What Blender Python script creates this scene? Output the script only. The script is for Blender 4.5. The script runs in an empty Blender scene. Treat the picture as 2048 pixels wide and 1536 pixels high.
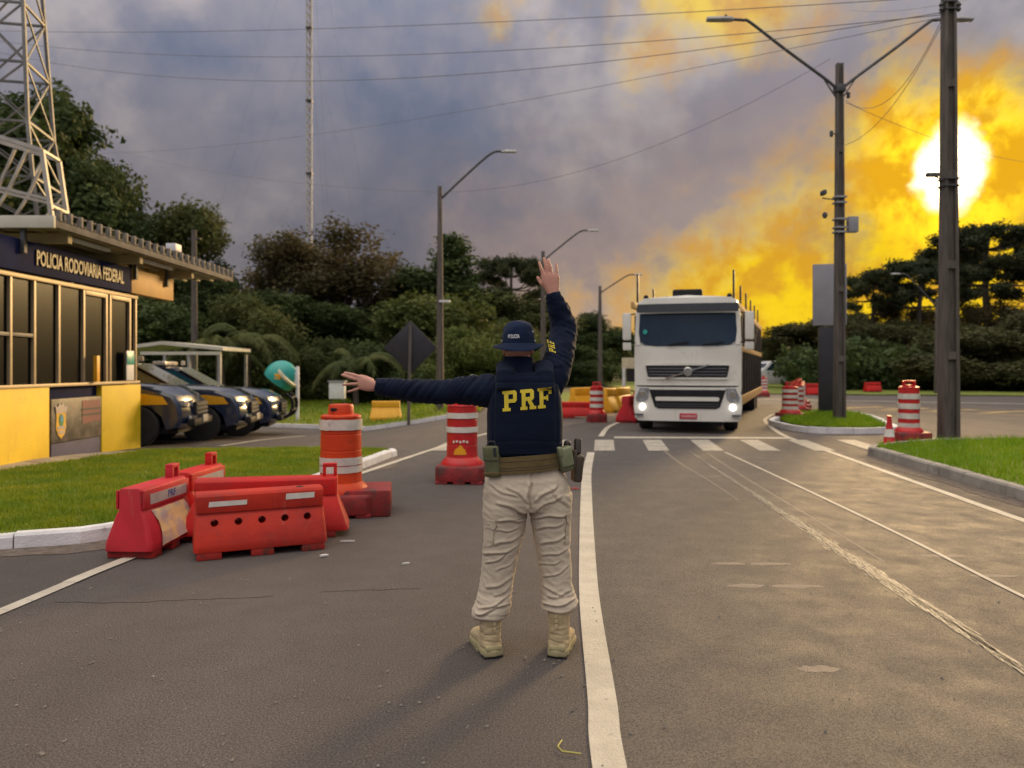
import bpy, bmesh, math, random
import numpy as np
from mathutils import Vector, Matrix, noise
from mathutils.bvhtree import BVHTree
R = math.radians
scene = bpy.context.scene
col = scene.collection
random.seed(7)
rng = np.random.default_rng(7)

# ------------------------------------------------------------------ camera
H, F, CX, HY = 1.56, 1500.0, 1024.0, 735.0      # eye height, focal length in photo pixels, horizon row
cam_d = bpy.data.cameras.new('camera')
cam = bpy.data.objects.new('camera', cam_d); col.objects.link(cam)
cam.location = (0, 0, H); cam.rotation_euler = (R(90), 0, 0)
cam_d.sensor_width = 36.0; cam_d.lens = F / 2048.0 * 36.0
cam_d.shift_y = -(768 - HY) / 2048.0
cam_d.clip_start = 0.05; cam_d.clip_end = 6000
cam_d.dof.use_dof = True; cam_d.dof.focus_distance = 4.5; cam_d.dof.aperture_fstop = 1.9
scene.camera = cam

# ------------------------------------------------------------------ light
SUN_AZ, SUN_EL = R(30.6), R(13.0)
sun_dir = Vector((math.sin(SUN_AZ) * math.cos(SUN_EL), math.cos(SUN_AZ) * math.cos(SUN_EL), math.sin(SUN_EL)))
sl = bpy.data.lights.new('sun', 'SUN'); sl.energy = 3.6; sl.angle = R(12); sl.color = (1.0, 0.66, 0.30)
so = bpy.data.objects.new('sun', sl); col.objects.link(so)
so.rotation_euler = (-sun_dir).to_track_quat('-Z', 'Y').to_euler()

world = bpy.data.worlds.new('World'); scene.world = world; world.use_nodes = True
wt = world.node_tree; wt.nodes.clear()
def wn(t, **kw):
    n = wt.nodes.new(t)
    for k, v in kw.items(): setattr(n, k, v)
    return n
def wset(sock, v):
    if isinstance(v, bpy.types.NodeSocket): wt.links.new(v, sock)
    else: sock.default_value = v
def WM(op, a, b=0.0, c=0.0, clamp=False):
    n = wn('ShaderNodeMath', operation=op); n.use_clamp = clamp
    wset(n.inputs[0], a); wset(n.inputs[1], b); wset(n.inputs[2], c)
    return n.outputs[0]
def WSS(x, lo, hi):
    n = wn('ShaderNodeMapRange', interpolation_type='SMOOTHSTEP')
    wset(n.inputs[0], x); wset(n.inputs[1], lo); wset(n.inputs[2], hi)
    return n.outputs[0]
def WMIX(f, a, b, blend='MIX'):
    n = wn('ShaderNodeMix', data_type='RGBA', blend_type=blend)
    wset(n.inputs[0], f); wset(n.inputs[6], a if isinstance(a, bpy.types.NodeSocket) else (*a, 1)); wset(n.inputs[7], b if isinstance(b, bpy.types.NodeSocket) else (*b, 1))
    return n.outputs[2]
def WNOISE(vec, scale, detail=6, rough=.55, dist=0.0, off=(0, 0, 0)):
    m = wn('ShaderNodeMapping'); wt.links.new(vec, m.inputs[0]); m.inputs[1].default_value = off
    n = wn('ShaderNodeTexNoise'); wt.links.new(m.outputs[0], n.inputs['Vector'])
    n.inputs['Scale'].default_value = scale; n.inputs['Detail'].default_value = detail
    n.inputs['Roughness'].default_value = rough; n.inputs['Distortion'].default_value = dist
    return n.outputs['Fac']
tc = wn('ShaderNodeTexCoord')
sx = wn('ShaderNodeSeparateXYZ'); wt.links.new(tc.outputs['Generated'], sx.inputs[0])
X_, Y_, Z_ = sx.outputs
az = WM('MULTIPLY', WM('ARCTAN2', X_, Y_), 57.2958)
el = WM('MULTIPLY', WM('ARCSINE', Z_), 57.2958)
zz = WM('ADD', WM('MAXIMUM', Z_, 0.0), 0.22)
cv = wn('ShaderNodeCombineXYZ')
wset(cv.inputs[0], WM('DIVIDE', X_, zz)); wset(cv.inputs[1], WM('DIVIDE', Y_, zz)); wset(cv.inputs[2], 0.0)
P_ = cv.outputs[0]
D_ = tc.outputs['Generated']
n1 = WNOISE(P_, 0.62, 4, .50, .1, (3.1, 1.7, 0))          # broad cloud masses
n2 = WNOISE(D_, 4.2, 6, .56, .12, (0.4, 0.1, 0.9))        # billows
n3 = WNOISE(D_, 17.0, 6, .60, .2, (5.2, 2.1, 0.3))        # fine mottling
n4 = WNOISE(D_, 9.0, 5, .58, .2, (1.2, 7.1, 2.3))
nn = WM('ADD', WM('ADD', WM('MULTIPLY', n1, .50), WM('MULTIPLY', n2, .42)), WM('MULTIPLY', n3, .10))
sky = wn('ShaderNodeTexSky', sky_type='NISHITA'); sky.sun_disc = False
sky.sun_elevation = SUN_EL; sky.sun_rotation = SUN_AZ; sky.altitude = 900; sky.air_density = 1.0; sky.dust_density = 1.5
clear = wn('ShaderNodeVectorMath', operation='SCALE'); wt.links.new(sky.outputs[0], clear.inputs[0]); clear.inputs['Scale'].default_value = 0.06
# overcast layer: brighter and more neutral towards the zenith
zp = WM('MAXIMUM', Z_, 0.0)
dv = wn('ShaderNodeVectorMath', operation='DOT_PRODUCT'); wt.links.new(D_, dv.inputs[0]); dv.inputs[1].default_value = sun_dir
front = WM('ADD', 1.0, WM('MULTIPLY', WSS(dv.outputs['Value'], .45, -.45), .85))     # added brightening opposite the sun to fill camera-facing surfaces, standing for front-lit cloud
grad = WM('MULTIPLY', front, WM('ADD', WM('ADD', 0.56, WM('MULTIPLY', zp, .3)), WM('MULTIPLY', WM('MULTIPLY', zp, zp), 4.2)))  # steep rise above the view adds fill light
c_lo = WMIX(WSS(nn, .40, .585), (.088, .118, .188), (.228, .212, .242))
c_cl = WMIX(WSS(n2, .50, .68), c_lo, (.335, .302, .305))
c_cl = WMIX(WSS(Z_, .38, .75), c_cl, (.30, .275, .245))
cg = wn('ShaderNodeVectorMath', operation='SCALE'); wt.links.new(c_cl, cg.inputs[0]); wt.links.new(grad, cg.inputs['Scale'])
base = WMIX(WM('MULTIPLY', WSS(n1, .48, .34), .16), cg.outputs[0], clear.outputs[0])
# golden light in the cloud round the sun and along the horizon below it
th = WM('MULTIPLY', WM('ARCCOSINE', WM('MINIMUM', dv.outputs['Value'], 1.0)), 57.2958)
def ell(a0, e0, ra, re, tilt=0.0):
    ua = WM('SUBTRACT', az, a0); ue = WM('SUBTRACT', el, e0)
    ue2 = WM('SUBTRACT', ue, WM('MULTIPLY', ua, tilt))
    return WM('SQRT', WM('ADD', WM('POWER', WM('ABSOLUTE', WM('DIVIDE', ua, ra)), 2.0), WM('POWER', WM('ABSOLUTE', WM('DIVIDE', ue2, re)), 2.0)))
w2 = WM('SUBTRACT', n2, .5); w3 = WM('SUBTRACT', n3, .5)
wob = WM('ADD', WM('ADD', WM('MULTIPLY', w2, 1.7), WM('MULTIPLY', WM('SUBTRACT', n4, .5), 1.0)), WM('MULTIPLY', w3, 1.3))
e_glow = WM('ADD', ell(29, 6.0, 22, 9.4, .26), wob)
g0 = WSS(ell(29, 5.6, 22, 9, .2), 1.0, .3)
e_sun = WM('ADD', WM('DIVIDE', th, 7.2), wob)
e_top = WM('ADD', ell(15, 27.0, 15, 6.5, .0), WM('MULTIPLY', WM('ADD', WM('MULTIPLY', WM('SUBTRACT', n4, .5), 2.2), w3), 1.2))
g1 = WSS(e_glow, 1.32, 0.38)
g2 = WSS(e_sun, 1.35, 0.30)
g3 = WM('MULTIPLY', WSS(e_top, 1.15, 0.1), .78)
gold = WM('MAXIMUM', g1, WM('MAXIMUM', g2, g3))
peach = WM('MULTIPLY', WSS(WM('ADD', ell(22, 7, 31, 16), WM('MULTIPLY', wob, .6)), 1.20, .20), .60)
warm0 = WMIX(WM('MULTIPLY', WSS(WM('ADD', ell(9, 1.5, 11, 6.5), WM('MULTIPLY', wob, .5)), 1.1, .1), .6), base, (.58, .43, .32))
warm1 = WMIX(peach, warm0, (.455, .320, .250))
goldc = WMIX(WSS(n3, .38, .60), (.66, .33, .012), (.90, .60, .002))
goldc = WMIX(WM('MULTIPLY', WSS(n4, .54, .68), .55), goldc, (.40, .25, .08))
gold2 = WMIX(WM('MULTIPLY', gold, .95), warm1, goldc)
halo = WSS(WM('ADD', WM('DIVIDE', th, 6.8), WM('MULTIPLY', wob, .7)), 1.0, .35)
g4 = WMIX(WM('MULTIPLY', halo, .80), gold2, WMIX(WSS(n3, .40, .60), (.80, .40, .01), (1.5, .98, .03)))
core = WSS(WM('ADD', ell(30.4, 13.2, 2.0, 2.9), WM('MULTIPLY', wob, 1.0)), 1.10, 0.25)
final = WMIX(core, g4, (6.0, 4.9, 3.0))
bg = wn('ShaderNodeBackground'); wt.links.new(final, bg.inputs[0]); bg.inputs[1].default_value = 1.0
wo = wn('ShaderNodeOutputWorld'); wt.links.new(bg.outputs[0], wo.inputs[0])

vs = scene.view_settings
vs.view_transform = 'Standard'; vs.look = 'None'; vs.exposure = 0.16; vs.gamma = 1.0; vs.use_curve_mapping = False
scene.render.engine = 'CYCLES'
scene.cycles.use_denoising = True
world.cycles.sampling_method = 'MANUAL'; world.cycles.sample_map_resolution = 256
scene.cycles.max_bounces = 4; scene.cycles.diffuse_bounces = 2; scene.cycles.glossy_bounces = 2; scene.cycles.transparent_max_bounces = 6
scene.cycles.sample_clamp_indirect = 6.0

# ------------------------------------------------------------------ helpers
def gz(x, y):                       # height of the ground: the lot on the left falls away from the road
    return -0.045 * min(max(y - 13, 0), 9) * min(max((-2 - x) / 2.5, 0), 1)
def at(px, py, Y):
    return Vector(((px - CX) * Y / F, Y, H + (HY - py) * Y / F))
def gp(px, py):
    z = 0.0
    for _ in range(30):
        Y = (H - z) * F / (py - HY); x = (px - CX) * Y / F; z = .5 * z + .5 * gz(x, Y)
    return Vector((x, Y, gz(x, Y)))

def mat(name, c1, c2=None, rough=.6, metal=0.0, scale=4.0, detail=5, bump=0.0, bscale=40.0, spec=.5, coat=0.0, lo=.35, hi=.65, rvar=0.0, stretch=None, dirt=None, world=False, objrand=0.0, transl=0.0):
    m = bpy.data.materials.new(name); m.use_nodes = True
    nt = m.node_tree; b = nt.nodes['Principled BSDF']
    b.inputs['Roughness'].default_value = rough; b.inputs['Metallic'].default_value = metal
    b.inputs['Specular IOR Level'].default_value = spec; b.inputs['Coat Weight'].default_value = coat
    b.inputs['Coat Roughness'].default_value = .08
    t = nt.nodes.new('ShaderNodeTexCoord'); src = t.outputs['Object']
    if world:
        g = nt.nodes.new('ShaderNodeNewGeometry'); src = g.outputs['Position']
    if stretch:
        mp = nt.nodes.new('ShaderNodeMapping'); nt.links.new(src, mp.inputs[0]); mp.inputs['Scale'].default_value = stretch; src = mp.outputs[0]
    n = nt.nodes.new('ShaderNodeTexNoise'); nt.links.new(src, n.inputs['Vector'])
    n.inputs['Scale'].default_value = scale; n.inputs['Detail'].default_value = detail; n.inputs['Roughness'].default_value = .6
    if c2 is None: c2 = tuple(v * .78 for v in c1)
    mr = nt.nodes.new('ShaderNodeMapRange'); nt.links.new(n.outputs[0], mr.inputs[0]); mr.inputs[1].default_value = lo; mr.inputs[2].default_value = hi
    mx = nt.nodes.new('ShaderNodeMix'); mx.data_type = 'RGBA'; nt.links.new(mr.outputs[0], mx.inputs[0])
    mx.inputs[6].default_value = (*c1, 1); mx.inputs[7].default_value = (*c2, 1)
    out = mx.outputs[2]
    for di, dt in enumerate(dirt if isinstance(dirt, list) else [dirt] if dirt else []):     # patchy stains: (colour, scale, threshold, strength[, stretch])
        s2 = src
        if len(dt) > 4:
            mp2 = nt.nodes.new('ShaderNodeMapping'); nt.links.new(src, mp2.inputs[0]); mp2.inputs['Scale'].default_value = dt[4]; s2 = mp2.outputs[0]
        n2 = nt.nodes.new('ShaderNodeTexNoise'); nt.links.new(s2, n2.inputs['Vector']); n2.inputs['Scale'].default_value = dt[1]; n2.inputs['Detail'].default_value = 8; n2.inputs['Roughness'].default_value = .68
        m2 = nt.nodes.new('ShaderNodeMapRange'); nt.links.new(n2.outputs[0], m2.inputs[0]); m2.inputs[1].default_value = dt[2]; m2.inputs[2].default_value = dt[2] + .12; m2.inputs[4].default_value = dt[3]
        mx2 = nt.nodes.new('ShaderNodeMix'); mx2.data_type = 'RGBA'; nt.links.new(m2.outputs[0], mx2.inputs[0]); nt.links.new(out, mx2.inputs[6]); mx2.inputs[7].default_value = (*dt[0], 1)
        out = mx2.outputs[2]
    if objrand:
        oi = nt.nodes.new('ShaderNodeObjectInfo'); hv = nt.nodes.new('ShaderNodeHueSaturation'); nt.links.new(out, hv.inputs['Color'])
        r1 = nt.nodes.new('ShaderNodeMapRange'); nt.links.new(oi.outputs['Random'], r1.inputs[0]); r1.inputs[3].default_value = 1 - objrand; r1.inputs[4].default_value = 1 + objrand
        nt.links.new(r1.outputs[0], hv.inputs['Value']); out = hv.outputs[0]
    nt.links.new(out, b.inputs['Base Color'])
    if rvar:
        rr = nt.nodes.new('ShaderNodeMapRange'); nt.links.new(n.outputs[0], rr.inputs[0]); rr.inputs[1].default_value = .3; rr.inputs[2].default_value = .7; rr.inputs[3].default_value = rough - rvar; rr.inputs[4].default_value = rough + rvar
        nt.links.new(rr.outputs[0], b.inputs['Roughness'])
    if bump:
        n3 = nt.nodes.new('ShaderNodeTexNoise'); nt.links.new(src, n3.inputs['Vector']); n3.inputs['Scale'].default_value = bscale; n3.inputs['Detail'].default_value = 4
        bp = nt.nodes.new('ShaderNodeBump'); bp.inputs['Strength'].default_value = bump; bp.inputs['Distance'].default_value = .02
        nt.links.new(n3.outputs[0], bp.inputs['Height']); nt.links.new(bp.outputs[0], b.inputs['Normal'])
    if transl:
        tr = nt.nodes.new('ShaderNodeBsdfTranslucent'); nt.links.new(out, tr.inputs[0])
        ms = nt.nodes.new('ShaderNodeMixShader'); ms.inputs[0].default_value = transl
        nt.links.new(b.outputs[0], ms.inputs[1]); nt.links.new(tr.outputs[0], ms.inputs[2])
        nt.links.new(ms.outputs[0], nt.nodes['Material Output'].inputs[0])
    return m

def glass(name, c, rough=.05):
    return mat(name, c, tuple(v * .8 for v in c), rough=rough, spec=.8, scale=1.5)
def lamp_mat(name, c, e):
    m = bpy.data.materials.new(name); m.use_nodes = True; b = m.node_tree.nodes['Principled BSDF']
    b.inputs['Base Color'].default_value = (*c, 1); b.inputs['Emission Color'].default_value = (*c, 1); b.inputs['Emission Strength'].default_value = e
    return m

class MB:
    def __init__(s): s.v = []; s.f = []
    def add(s, vs, fs):
        o = len(s.v); s.v += [tuple(v) for v in vs]; s.f += [tuple(i + o for i in f) for f in fs]; return s
    def box(s, c, d, rz=0.0, m=None, taper=(1, 1)):
        x, y, z = d[0] / 2, d[1] / 2, d[2] / 2
        vs = [Vector((a * x * (taper[0] if k > 0 else 1), b * y * (taper[1] if k > 0 else 1), k * z)) for k in (-1, 1) for a, b in ((-1, -1), (1, -1), (1, 1), (-1, 1))]
        M = m if m is not None else Matrix.Rotation(rz, 3, 'Z')
        c = Vector(c)
        return s.add([M @ v + c for v in vs], [(3, 2, 1, 0), (4, 5, 6, 7), (0, 1, 5, 4), (1, 2, 6, 5), (2, 3, 7, 6), (3, 0, 4, 7)])
    def bar(s, a, b, w, h=None, up=(0, 0, 1)):
        a = Vector(a); b = Vector(b); h = h or w; d = (b - a); L = d.length; d.normalize()
        u = Vector(up)
        if abs(d.dot(u)) > .98: u = Vector((0, 1, 0))
        sd = d.cross(u).normalized(); u = sd.cross(d)
        return s.box((a + b) / 2, (L, w, h), m=Matrix((d, sd, u)).transposed())
    def rings(s, rs, caps=True, close=True):
        n = len(rs[0]); o = len(s.v)
        for r in rs: s.v += [tuple(p) for p in r]
        m = n if close else n - 1
        for k in range(len(rs) - 1):
            for i in range(m):
                j = (i + 1) % n
                s.f.append((o + k * n + i, o + k * n + j, o + (k + 1) * n + j, o + (k + 1) * n + i))
        if caps:
            s.f.append(tuple(o + i for i in range(n))[::-1]); q = o + (len(rs) - 1) * n; s.f.append(tuple(q + i for i in range(n)))
        return s
    def tube(s, pts, rad, seg=8, caps=True, sq=1.0, ref=None):
        pts = [Vector(p) for p in pts]; n = len(pts)
        if not isinstance(rad, (list, tuple)): rad = [rad] * n
        rs = []; prev = None
        for i, p in enumerate(pts):
            d = (pts[min(i + 1, n - 1)] - pts[max(i - 1, 0)]).normalized()
            if prev is None:
                u = Vector(ref) if ref is not None else Vector((0, 0, 1))
                if abs(d.dot(u)) > .9: u = Vector((0, 1, 0))
            else: u = prev
            a = (u - d * u.dot(d)).normalized(); b = d.cross(a); prev = a
            ra, rb = rad[i] if isinstance(rad[i], (list, tuple)) else (rad[i], rad[i] * sq)
            rs.append([p + a * (ra * math.cos(t)) + b * (rb * math.sin(t)) for t in [2 * math.pi * k / seg for k in range(seg)]])
        return s.rings(rs, caps)
    def lathe(s, prof, seg=24, c=(0, 0, 0), caps=True, axis='Z'):
        c = Vector(c); rs = []
        for r, z in prof:
            ring = []
            for k in range(seg):
                t = 2 * math.pi * k / seg
                p = (r * math.cos(t), r * math.sin(t), z)
                if axis == 'Y': p = (p[0], p[2], -p[1])
                if axis == 'X': p = (p[2], p[0], p[1])
                ring.append(c + Vector(p))
            rs.append(ring)
        return s.rings(rs, caps)
    def prism(s, poly, a, b, axis='Y'):        # 2-D outline extruded from a to b along an axis
        def mk(p, t): return {'Y': (p[0], t, p[1]), 'X': (t, p[0], p[1]), 'Z': (p[0], p[1], t)}[axis]
        return s.rings([[mk(p, a) for p in poly], [mk(p, b) for p in poly]])
    def mesh(s, name):
        me = bpy.data.meshes.new(name); me.from_pydata(s.v, [], s.f); me.update(); return me
    def build(s, name, m, parent=None, smooth=False, bevel=0.0, seg=2, angle=None, loc=None):
        me = s.mesh(name); bm = bmesh.new(); bm.from_mesh(me)
        bmesh.ops.recalc_face_normals(bm, faces=bm.faces)
        if bevel:
            es = [e for e in bm.edges if len(e.link_faces) == 2 and e.calc_face_angle(0) > R(28)]
            if es: bmesh.ops.bevel(bm, geom=es, offset=bevel, segments=seg, profile=.6, affect='EDGES', clamp_overlap=True)
        bm.to_mesh(me); bm.free()
        o = link(name, me, m, parent)
        if loc is not None: o.location = loc
        if smooth or bevel:
            me.polygons.foreach_set('use_smooth', [True] * len(me.polygons))
            if angle is not None or bevel or smooth:
                try: me.set_sharp_from_angle(angle=R(angle or 38))
                except Exception: pass
        return o
def link(name, me, m=None, parent=None):
    o = bpy.data.objects.new(name, me); col.objects.link(o)
    if m is not None and not me.materials: me.materials.append(m)
    if parent is not None: o.parent = parent
    return o
def empty(name, loc=(0, 0, 0), rz=0.0):
    o = bpy.data.objects.new(name, None); col.objects.link(o); o.location = loc; o.rotation_euler = (0, 0, rz); o.empty_display_size = .2
    return o
def tag(o, label=None, cat=None, group=None, kind=None):
    if label: o['label'] = label
    if cat: o['category'] = cat
    if group: o['group'] = group
    if kind: o['kind'] = kind
    return o
def copy_tree(o, parent=None):
    c = o.copy(); col.objects.link(c); c.parent = parent
    for ch in list(o.children): copy_tree(ch, c)
    return c
def apply_mods(o, mods):              # evaluate modifiers once and keep the plain mesh
    for t, kw in mods:
        m = o.modifiers.new(t, t)
        for k, v in kw.items(): setattr(m, k, v)
    dg = bpy.context.evaluated_depsgraph_get(); dg.update()
    me = bpy.data.meshes.new_from_object(o.evaluated_get(dg))
    old = o.data; o.modifiers.clear(); o.data = me
    return o
def text_mesh(body, size, name, bold=0.0, depth=0.0, width=None):
    cu = bpy.data.curves.new(name, 'FONT'); cu.body = body; cu.size = size; cu.align_x = 'CENTER'; cu.align_y = 'CENTER'; cu.offset = bold; cu.extrude = depth; cu.resolution_u = 3
    o = bpy.data.objects.new(name, cu); col.objects.link(o)
    dg = bpy.context.evaluated_depsgraph_get(); dg.update()
    me = bpy.data.meshes.new_from_object(o.evaluated_get(dg)); bpy.data.objects.remove(o)
    if width:
        xs = [v.co.x for v in me.vertices]; k = width / (max(xs) - min(xs)); c = (max(xs) + min(xs)) / 2
        for v in me.vertices: v.co.x = (v.co.x - c) * k
    return me
def spline(pts, n=8):                 # Catmull-Rom through points
    pts = [Vector(p) for p in pts]; out = []
    for i in range(len(pts) - 1):
        p0 = pts[max(i - 1, 0)]; p1 = pts[i]; p2 = pts[i + 1]; p3 = pts[min(i + 2, len(pts) - 1)]
        for k in range(n):
            t = k / n
            out.append(.5 * ((2 * p1) + (p2 - p0) * t + (2 * p0 - 5 * p1 + 4 * p2 - p3) * t * t + (3 * p1 - p0 - 3 * p2 + p3) * t ** 3))
    out.append(pts[-1]); return out
# ------------------------------------------------------------------ ground materials
def asphalt(name, c1, c2, tint, spec=.35, r0=.70, r1=.88):
    m = bpy.data.materials.new(name); m.use_nodes = True; nt = m.node_tree; L = nt.links.new; b = nt.nodes['Principled BSDF']
    g = nt.nodes.new('ShaderNodeNewGeometry')
    def N(scale, detail=6, rough=.6, st=None):
        src = g.outputs['Position']
        if st:
            mp = nt.nodes.new('ShaderNodeMapping'); L(src, mp.inputs[0]); mp.inputs['Scale'].default_value = st; mp.inputs['Rotation'].default_value = (0, 0, .12); src = mp.outputs[0]
        n = nt.nodes.new('ShaderNodeTexNoise'); L(src, n.inputs['Vector']); n.inputs['Scale'].default_value = scale; n.inputs['Detail'].default_value = detail; n.inputs['Roughness'].default_value = rough; return n.outputs[0]
    def MR(x, a, bb, lo=0, hi=1):
        n = nt.nodes.new('ShaderNodeMapRange'); L(x, n.inputs[0]); n.inputs[1].default_value = a; n.inputs[2].default_value = bb; n.inputs[3].default_value = lo; n.inputs[4].default_value = hi; return n.outputs[0]
    def MX(f, a, bb):
        n = nt.nodes.new('ShaderNodeMix'); n.data_type = 'RGBA'
        for i, v in ((0, f), (6, a), (7, bb)):
            if isinstance(v, bpy.types.NodeSocket): L(v, n.inputs[i])
            else: n.inputs[i].default_value = v if i == 0 else (*v, 1)
        return n.outputs[2]
    big = N(.55, 5, .55, (1, .35, 1)); mid = N(3.2, 6, .65); fine = N(110, 3, .7); grit = N(260, 2, .6)
    c = MX(MR(big, .35, .66), c1, c2)
    c = MX(MR(mid, .45, .75, 0, .55), c, tint)
    c = MX(MR(fine, .36, .60, 0, .9), c, tuple(v * .32 for v in c1))
    vo = nt.nodes.new('ShaderNodeTexVoronoi'); vo.feature = 'F1'; L(g.outputs['Position'], vo.inputs['Vector']); vo.inputs['Scale'].default_value = 125
    c = MX(MR(vo.outputs['Distance'], .22, .05, 0, .8), c, tuple(min(1, v * 2.6) for v in c1))
    L(c, b.inputs['Base Color']); L(MR(mid, .3, .7, r0, r1), b.inputs['Roughness']); b.inputs['Specular IOR Level'].default_value = spec
    bp = nt.nodes.new('ShaderNodeBump'); bp.inputs['Strength'].default_value = .8; bp.inputs['Distance'].default_value = .008
    hs = nt.nodes.new('ShaderNodeMath'); hs.operation = 'ADD'; L(fine, hs.inputs[0]); L(grit, hs.inputs[1]); L(hs.outputs[0], bp.inputs['Height']); L(bp.outputs[0], b.inputs['Normal'])
    return m
M = {}
M['asphalt'] = asphalt('asphalt', (.124, .107, .101), (.205, .175, .162), (.165, .130, .112))
M['asphalt_lane'] = asphalt('asphalt_lane', (.120, .105, .100), (.180, .155, .142), (.175, .145, .120), .42, .60, .80)
M['soil'] = mat('soil', (.10, .085, .045), (.06, .07, .025), rough=.95, scale=1.2, world=True, bump=.4, bscale=30)
M['lawn'] = mat('lawn_soil', (.11, .15, .015), (.17, .19, .022), rough=.95, scale=2.5, world=True, bump=.8, bscale=60)
M['grass'] = mat('grass_blade', (.155, .25, .008), (.29, .32, .012), rough=.6, scale=1.6, world=True, transl=.35, lo=.4, hi=.7)
M['grass_fresh'] = mat('grass_blade_fresh', (.17, .31, .008), (.25, .36, .012), rough=.6, scale=1.8, world=True, transl=.4, lo=.4, hi=.7)
M['kerb_white'] = mat('kerb_whitewash', (.80, .79, .80), (.62, .61, .62), rough=.85, scale=3, world=True, bump=.3, bscale=50, dirt=((.20, .18, .15), 6, .60, .75))
M['kerb_grey'] = mat('kerb_concrete', (.36, .33, .29), (.24, .22, .19), rough=.9, scale=3, world=True, bump=.4, bscale=60, dirt=((.09, .08, .06), 4, .58, .7))
M['paving'] = mat('paving_concrete', (.42, .36, .28), (.30, .26, .20), rough=.9, scale=2.2, world=True, bump=.3, bscale=50)
M['paint'] = mat('road_paint', (.60, .54, .44), (.46, .41, .33), rough=.75, scale=3, world=True, bump=.5, bscale=90, dirt=((.17, .14, .12), 26, .60, .85))
M['paint_old'] = mat('road_paint_worn', (.225, .185, .15), (.175, .145, .122), rough=.75, scale=3, world=True, bump=.5, bscale=90, dirt=((.17, .14, .12), 20, .50, .95))
M['paint_cross'] = mat('road_paint_trodden', (.50, .45, .37), (.36, .32, .26), rough=.75, scale=3, world=True, bump=.5, bscale=90, dirt=((.17, .14, .12), 14, .52, .8))
M['paint_yellow'] = mat('road_paint_yellow', (.50, .33, .10), (.36, .25, .10), rough=.75, scale=3, world=True, dirt=((.17, .14, .12), 16, .52, .9))

def sheet(name, x0, x1, y0, y1, st, dz, m, kind='structure'):
    nx = int(round((x1 - x0) / st)); ny = int(round((y1 - y0) / st)); mb = MB()
    for j in range(ny + 1):
        for i in range(nx + 1):
            x = x0 + i * st; y = y0 + j * st; mb.v.append((x, y, gz(x, y) + dz))
    for j in range(ny):
        for i in range(nx):
            a = j * (nx + 1) + i; mb.f.append((a, a + 1, a + nx + 2, a + nx + 1))
    me = mb.mesh(name); return tag(link(name, me, m), kind=kind)
g = MB()                                             # terrain to the horizon, dished like the lot
xs = [-3000, -600, -200, -80] + [-60 + 2 * k for k in range(61)] + [80, 200, 600, 3000]
xs = sorted(set(xs + [-4.5, -2.0])); ys = sorted(set([-400, -80, -20] + [-10 + 1.0 * k for k in range(80)] + [13, 22, 90, 160, 400, 1000, 4000]))
for y in ys:
    for x in xs: g.v.append((x, y, gz(x, y) - .05))
nx = len(xs)
for j in range(len(ys) - 1):
    for i in range(nx - 1): a = j * nx + i; g.f.append((a, a + 1, a + nx + 1, a + nx))
ground = tag(link('ground', g.mesh('ground'), M['soil']), kind='structure')
road = sheet('road', -30, 60, -8, 47, .5, 0.0, M['asphalt'])

def ribbon(mb, pts, w, dz=.006, w2=None, n=8):
    pts = spline([(p[0], p[1], 0) for p in pts], n) if n > 1 else [Vector((p[0], p[1], 0)) for p in pts]
    L = []; Rr = []
    for i, p in enumerate(pts):
        d = (pts[min(i + 1, len(pts) - 1)] - pts[max(i - 1, 0)]).normalized(); s = Vector((d.y, -d.x, 0))
        ww = w if w2 is None else w + (w2 - w) * i / (len(pts) - 1)
        for q, side in ((p - s * ww / 2, L), (p + s * ww / 2, Rr)): side.append((q.x, q.y, gz(q.x, q.y) + dz))
    o = len(mb.v); k = len(L); mb.v += L + Rr
    for i in range(k - 1): mb.f.append((o + i, o + k + i, o + k + i + 1, o + i + 1))
    return mb
def flat(mb, poly, dz=.006):
    o = len(mb.v); mb.v += [(p[0], p[1], gz(p[0], p[1]) + dz) for p in poly]; mb.f.append(tuple(range(o, o + len(poly)))); return mb
def child_mark(name, mb, m):
    o = link(name, mb.mesh(name), m, road); return o

# newer, darker surface of the open lane
LANE_L = [(.30, -2), (.33, 1), (.38, 2.92), (.425, 3.55), (.52, 5.03), (.66, 6.6), (.875, 8.83), (1.12, 11.2), (1.45, 13.76)]
LANE_R = [(4.9, 2), (5.0, 5), (5.2, 7.62), (5.44, 9.87), (5.88, 14.0), (6.08, 16.1), (6.35, 17.8), (6.95, 20.3), (7.6, 22.5), (8.7, 25)]
mb = MB(); a = spline([(x, y, 0) for x, y in LANE_L + [(2.2, 17.5), (3.6, 22), (6.3, 29), (9.6, 36), (16, 45)]], 6)
b_ = spline([(x, y, 0) for x, y in [(4.9, -2)] + LANE_R + [(11.6, 30), (15.5, 36), (22, 45)]], 6)
n_ = 90
def resamp(p, n):
    L = [0.0]
    for i in range(1, len(p)): L.append(L[-1] + (p[i] - p[i - 1]).length)
    out = []
    for k in range(n):
        t = L[-1] * k / (n - 1); i = 0
        while i < len(L) - 2 and L[i + 1] < t: i += 1
        f = (t - L[i]) / max(1e-6, L[i + 1] - L[i]); out.append(p[i].lerp(p[i + 1], f))
    return out
a = resamp(a, n_); b_ = resamp(b_, n_)
mb.v = [(p.x, p.y, .003) for p in a] + [(p.x, p.y, .003) for p in b_]
mb.f = [(i, n_ + i, n_ + i + 1, i + 1) for i in range(n_ - 1)]
child_mark('lane_surface', mb, M['asphalt_lane'])
child_mark('lane_line', ribbon(MB(), LANE_L, .135, .007), M['paint'])
child_mark('edge_line', ribbon(MB(), LANE_R, .11, .007), M['paint'])
child_mark('edge_line', ribbon(MB(), [(-3.45, 3.0), (-3.26, 4.78), (-3.19, 5.55)], .10, .007), M['paint'])
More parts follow.
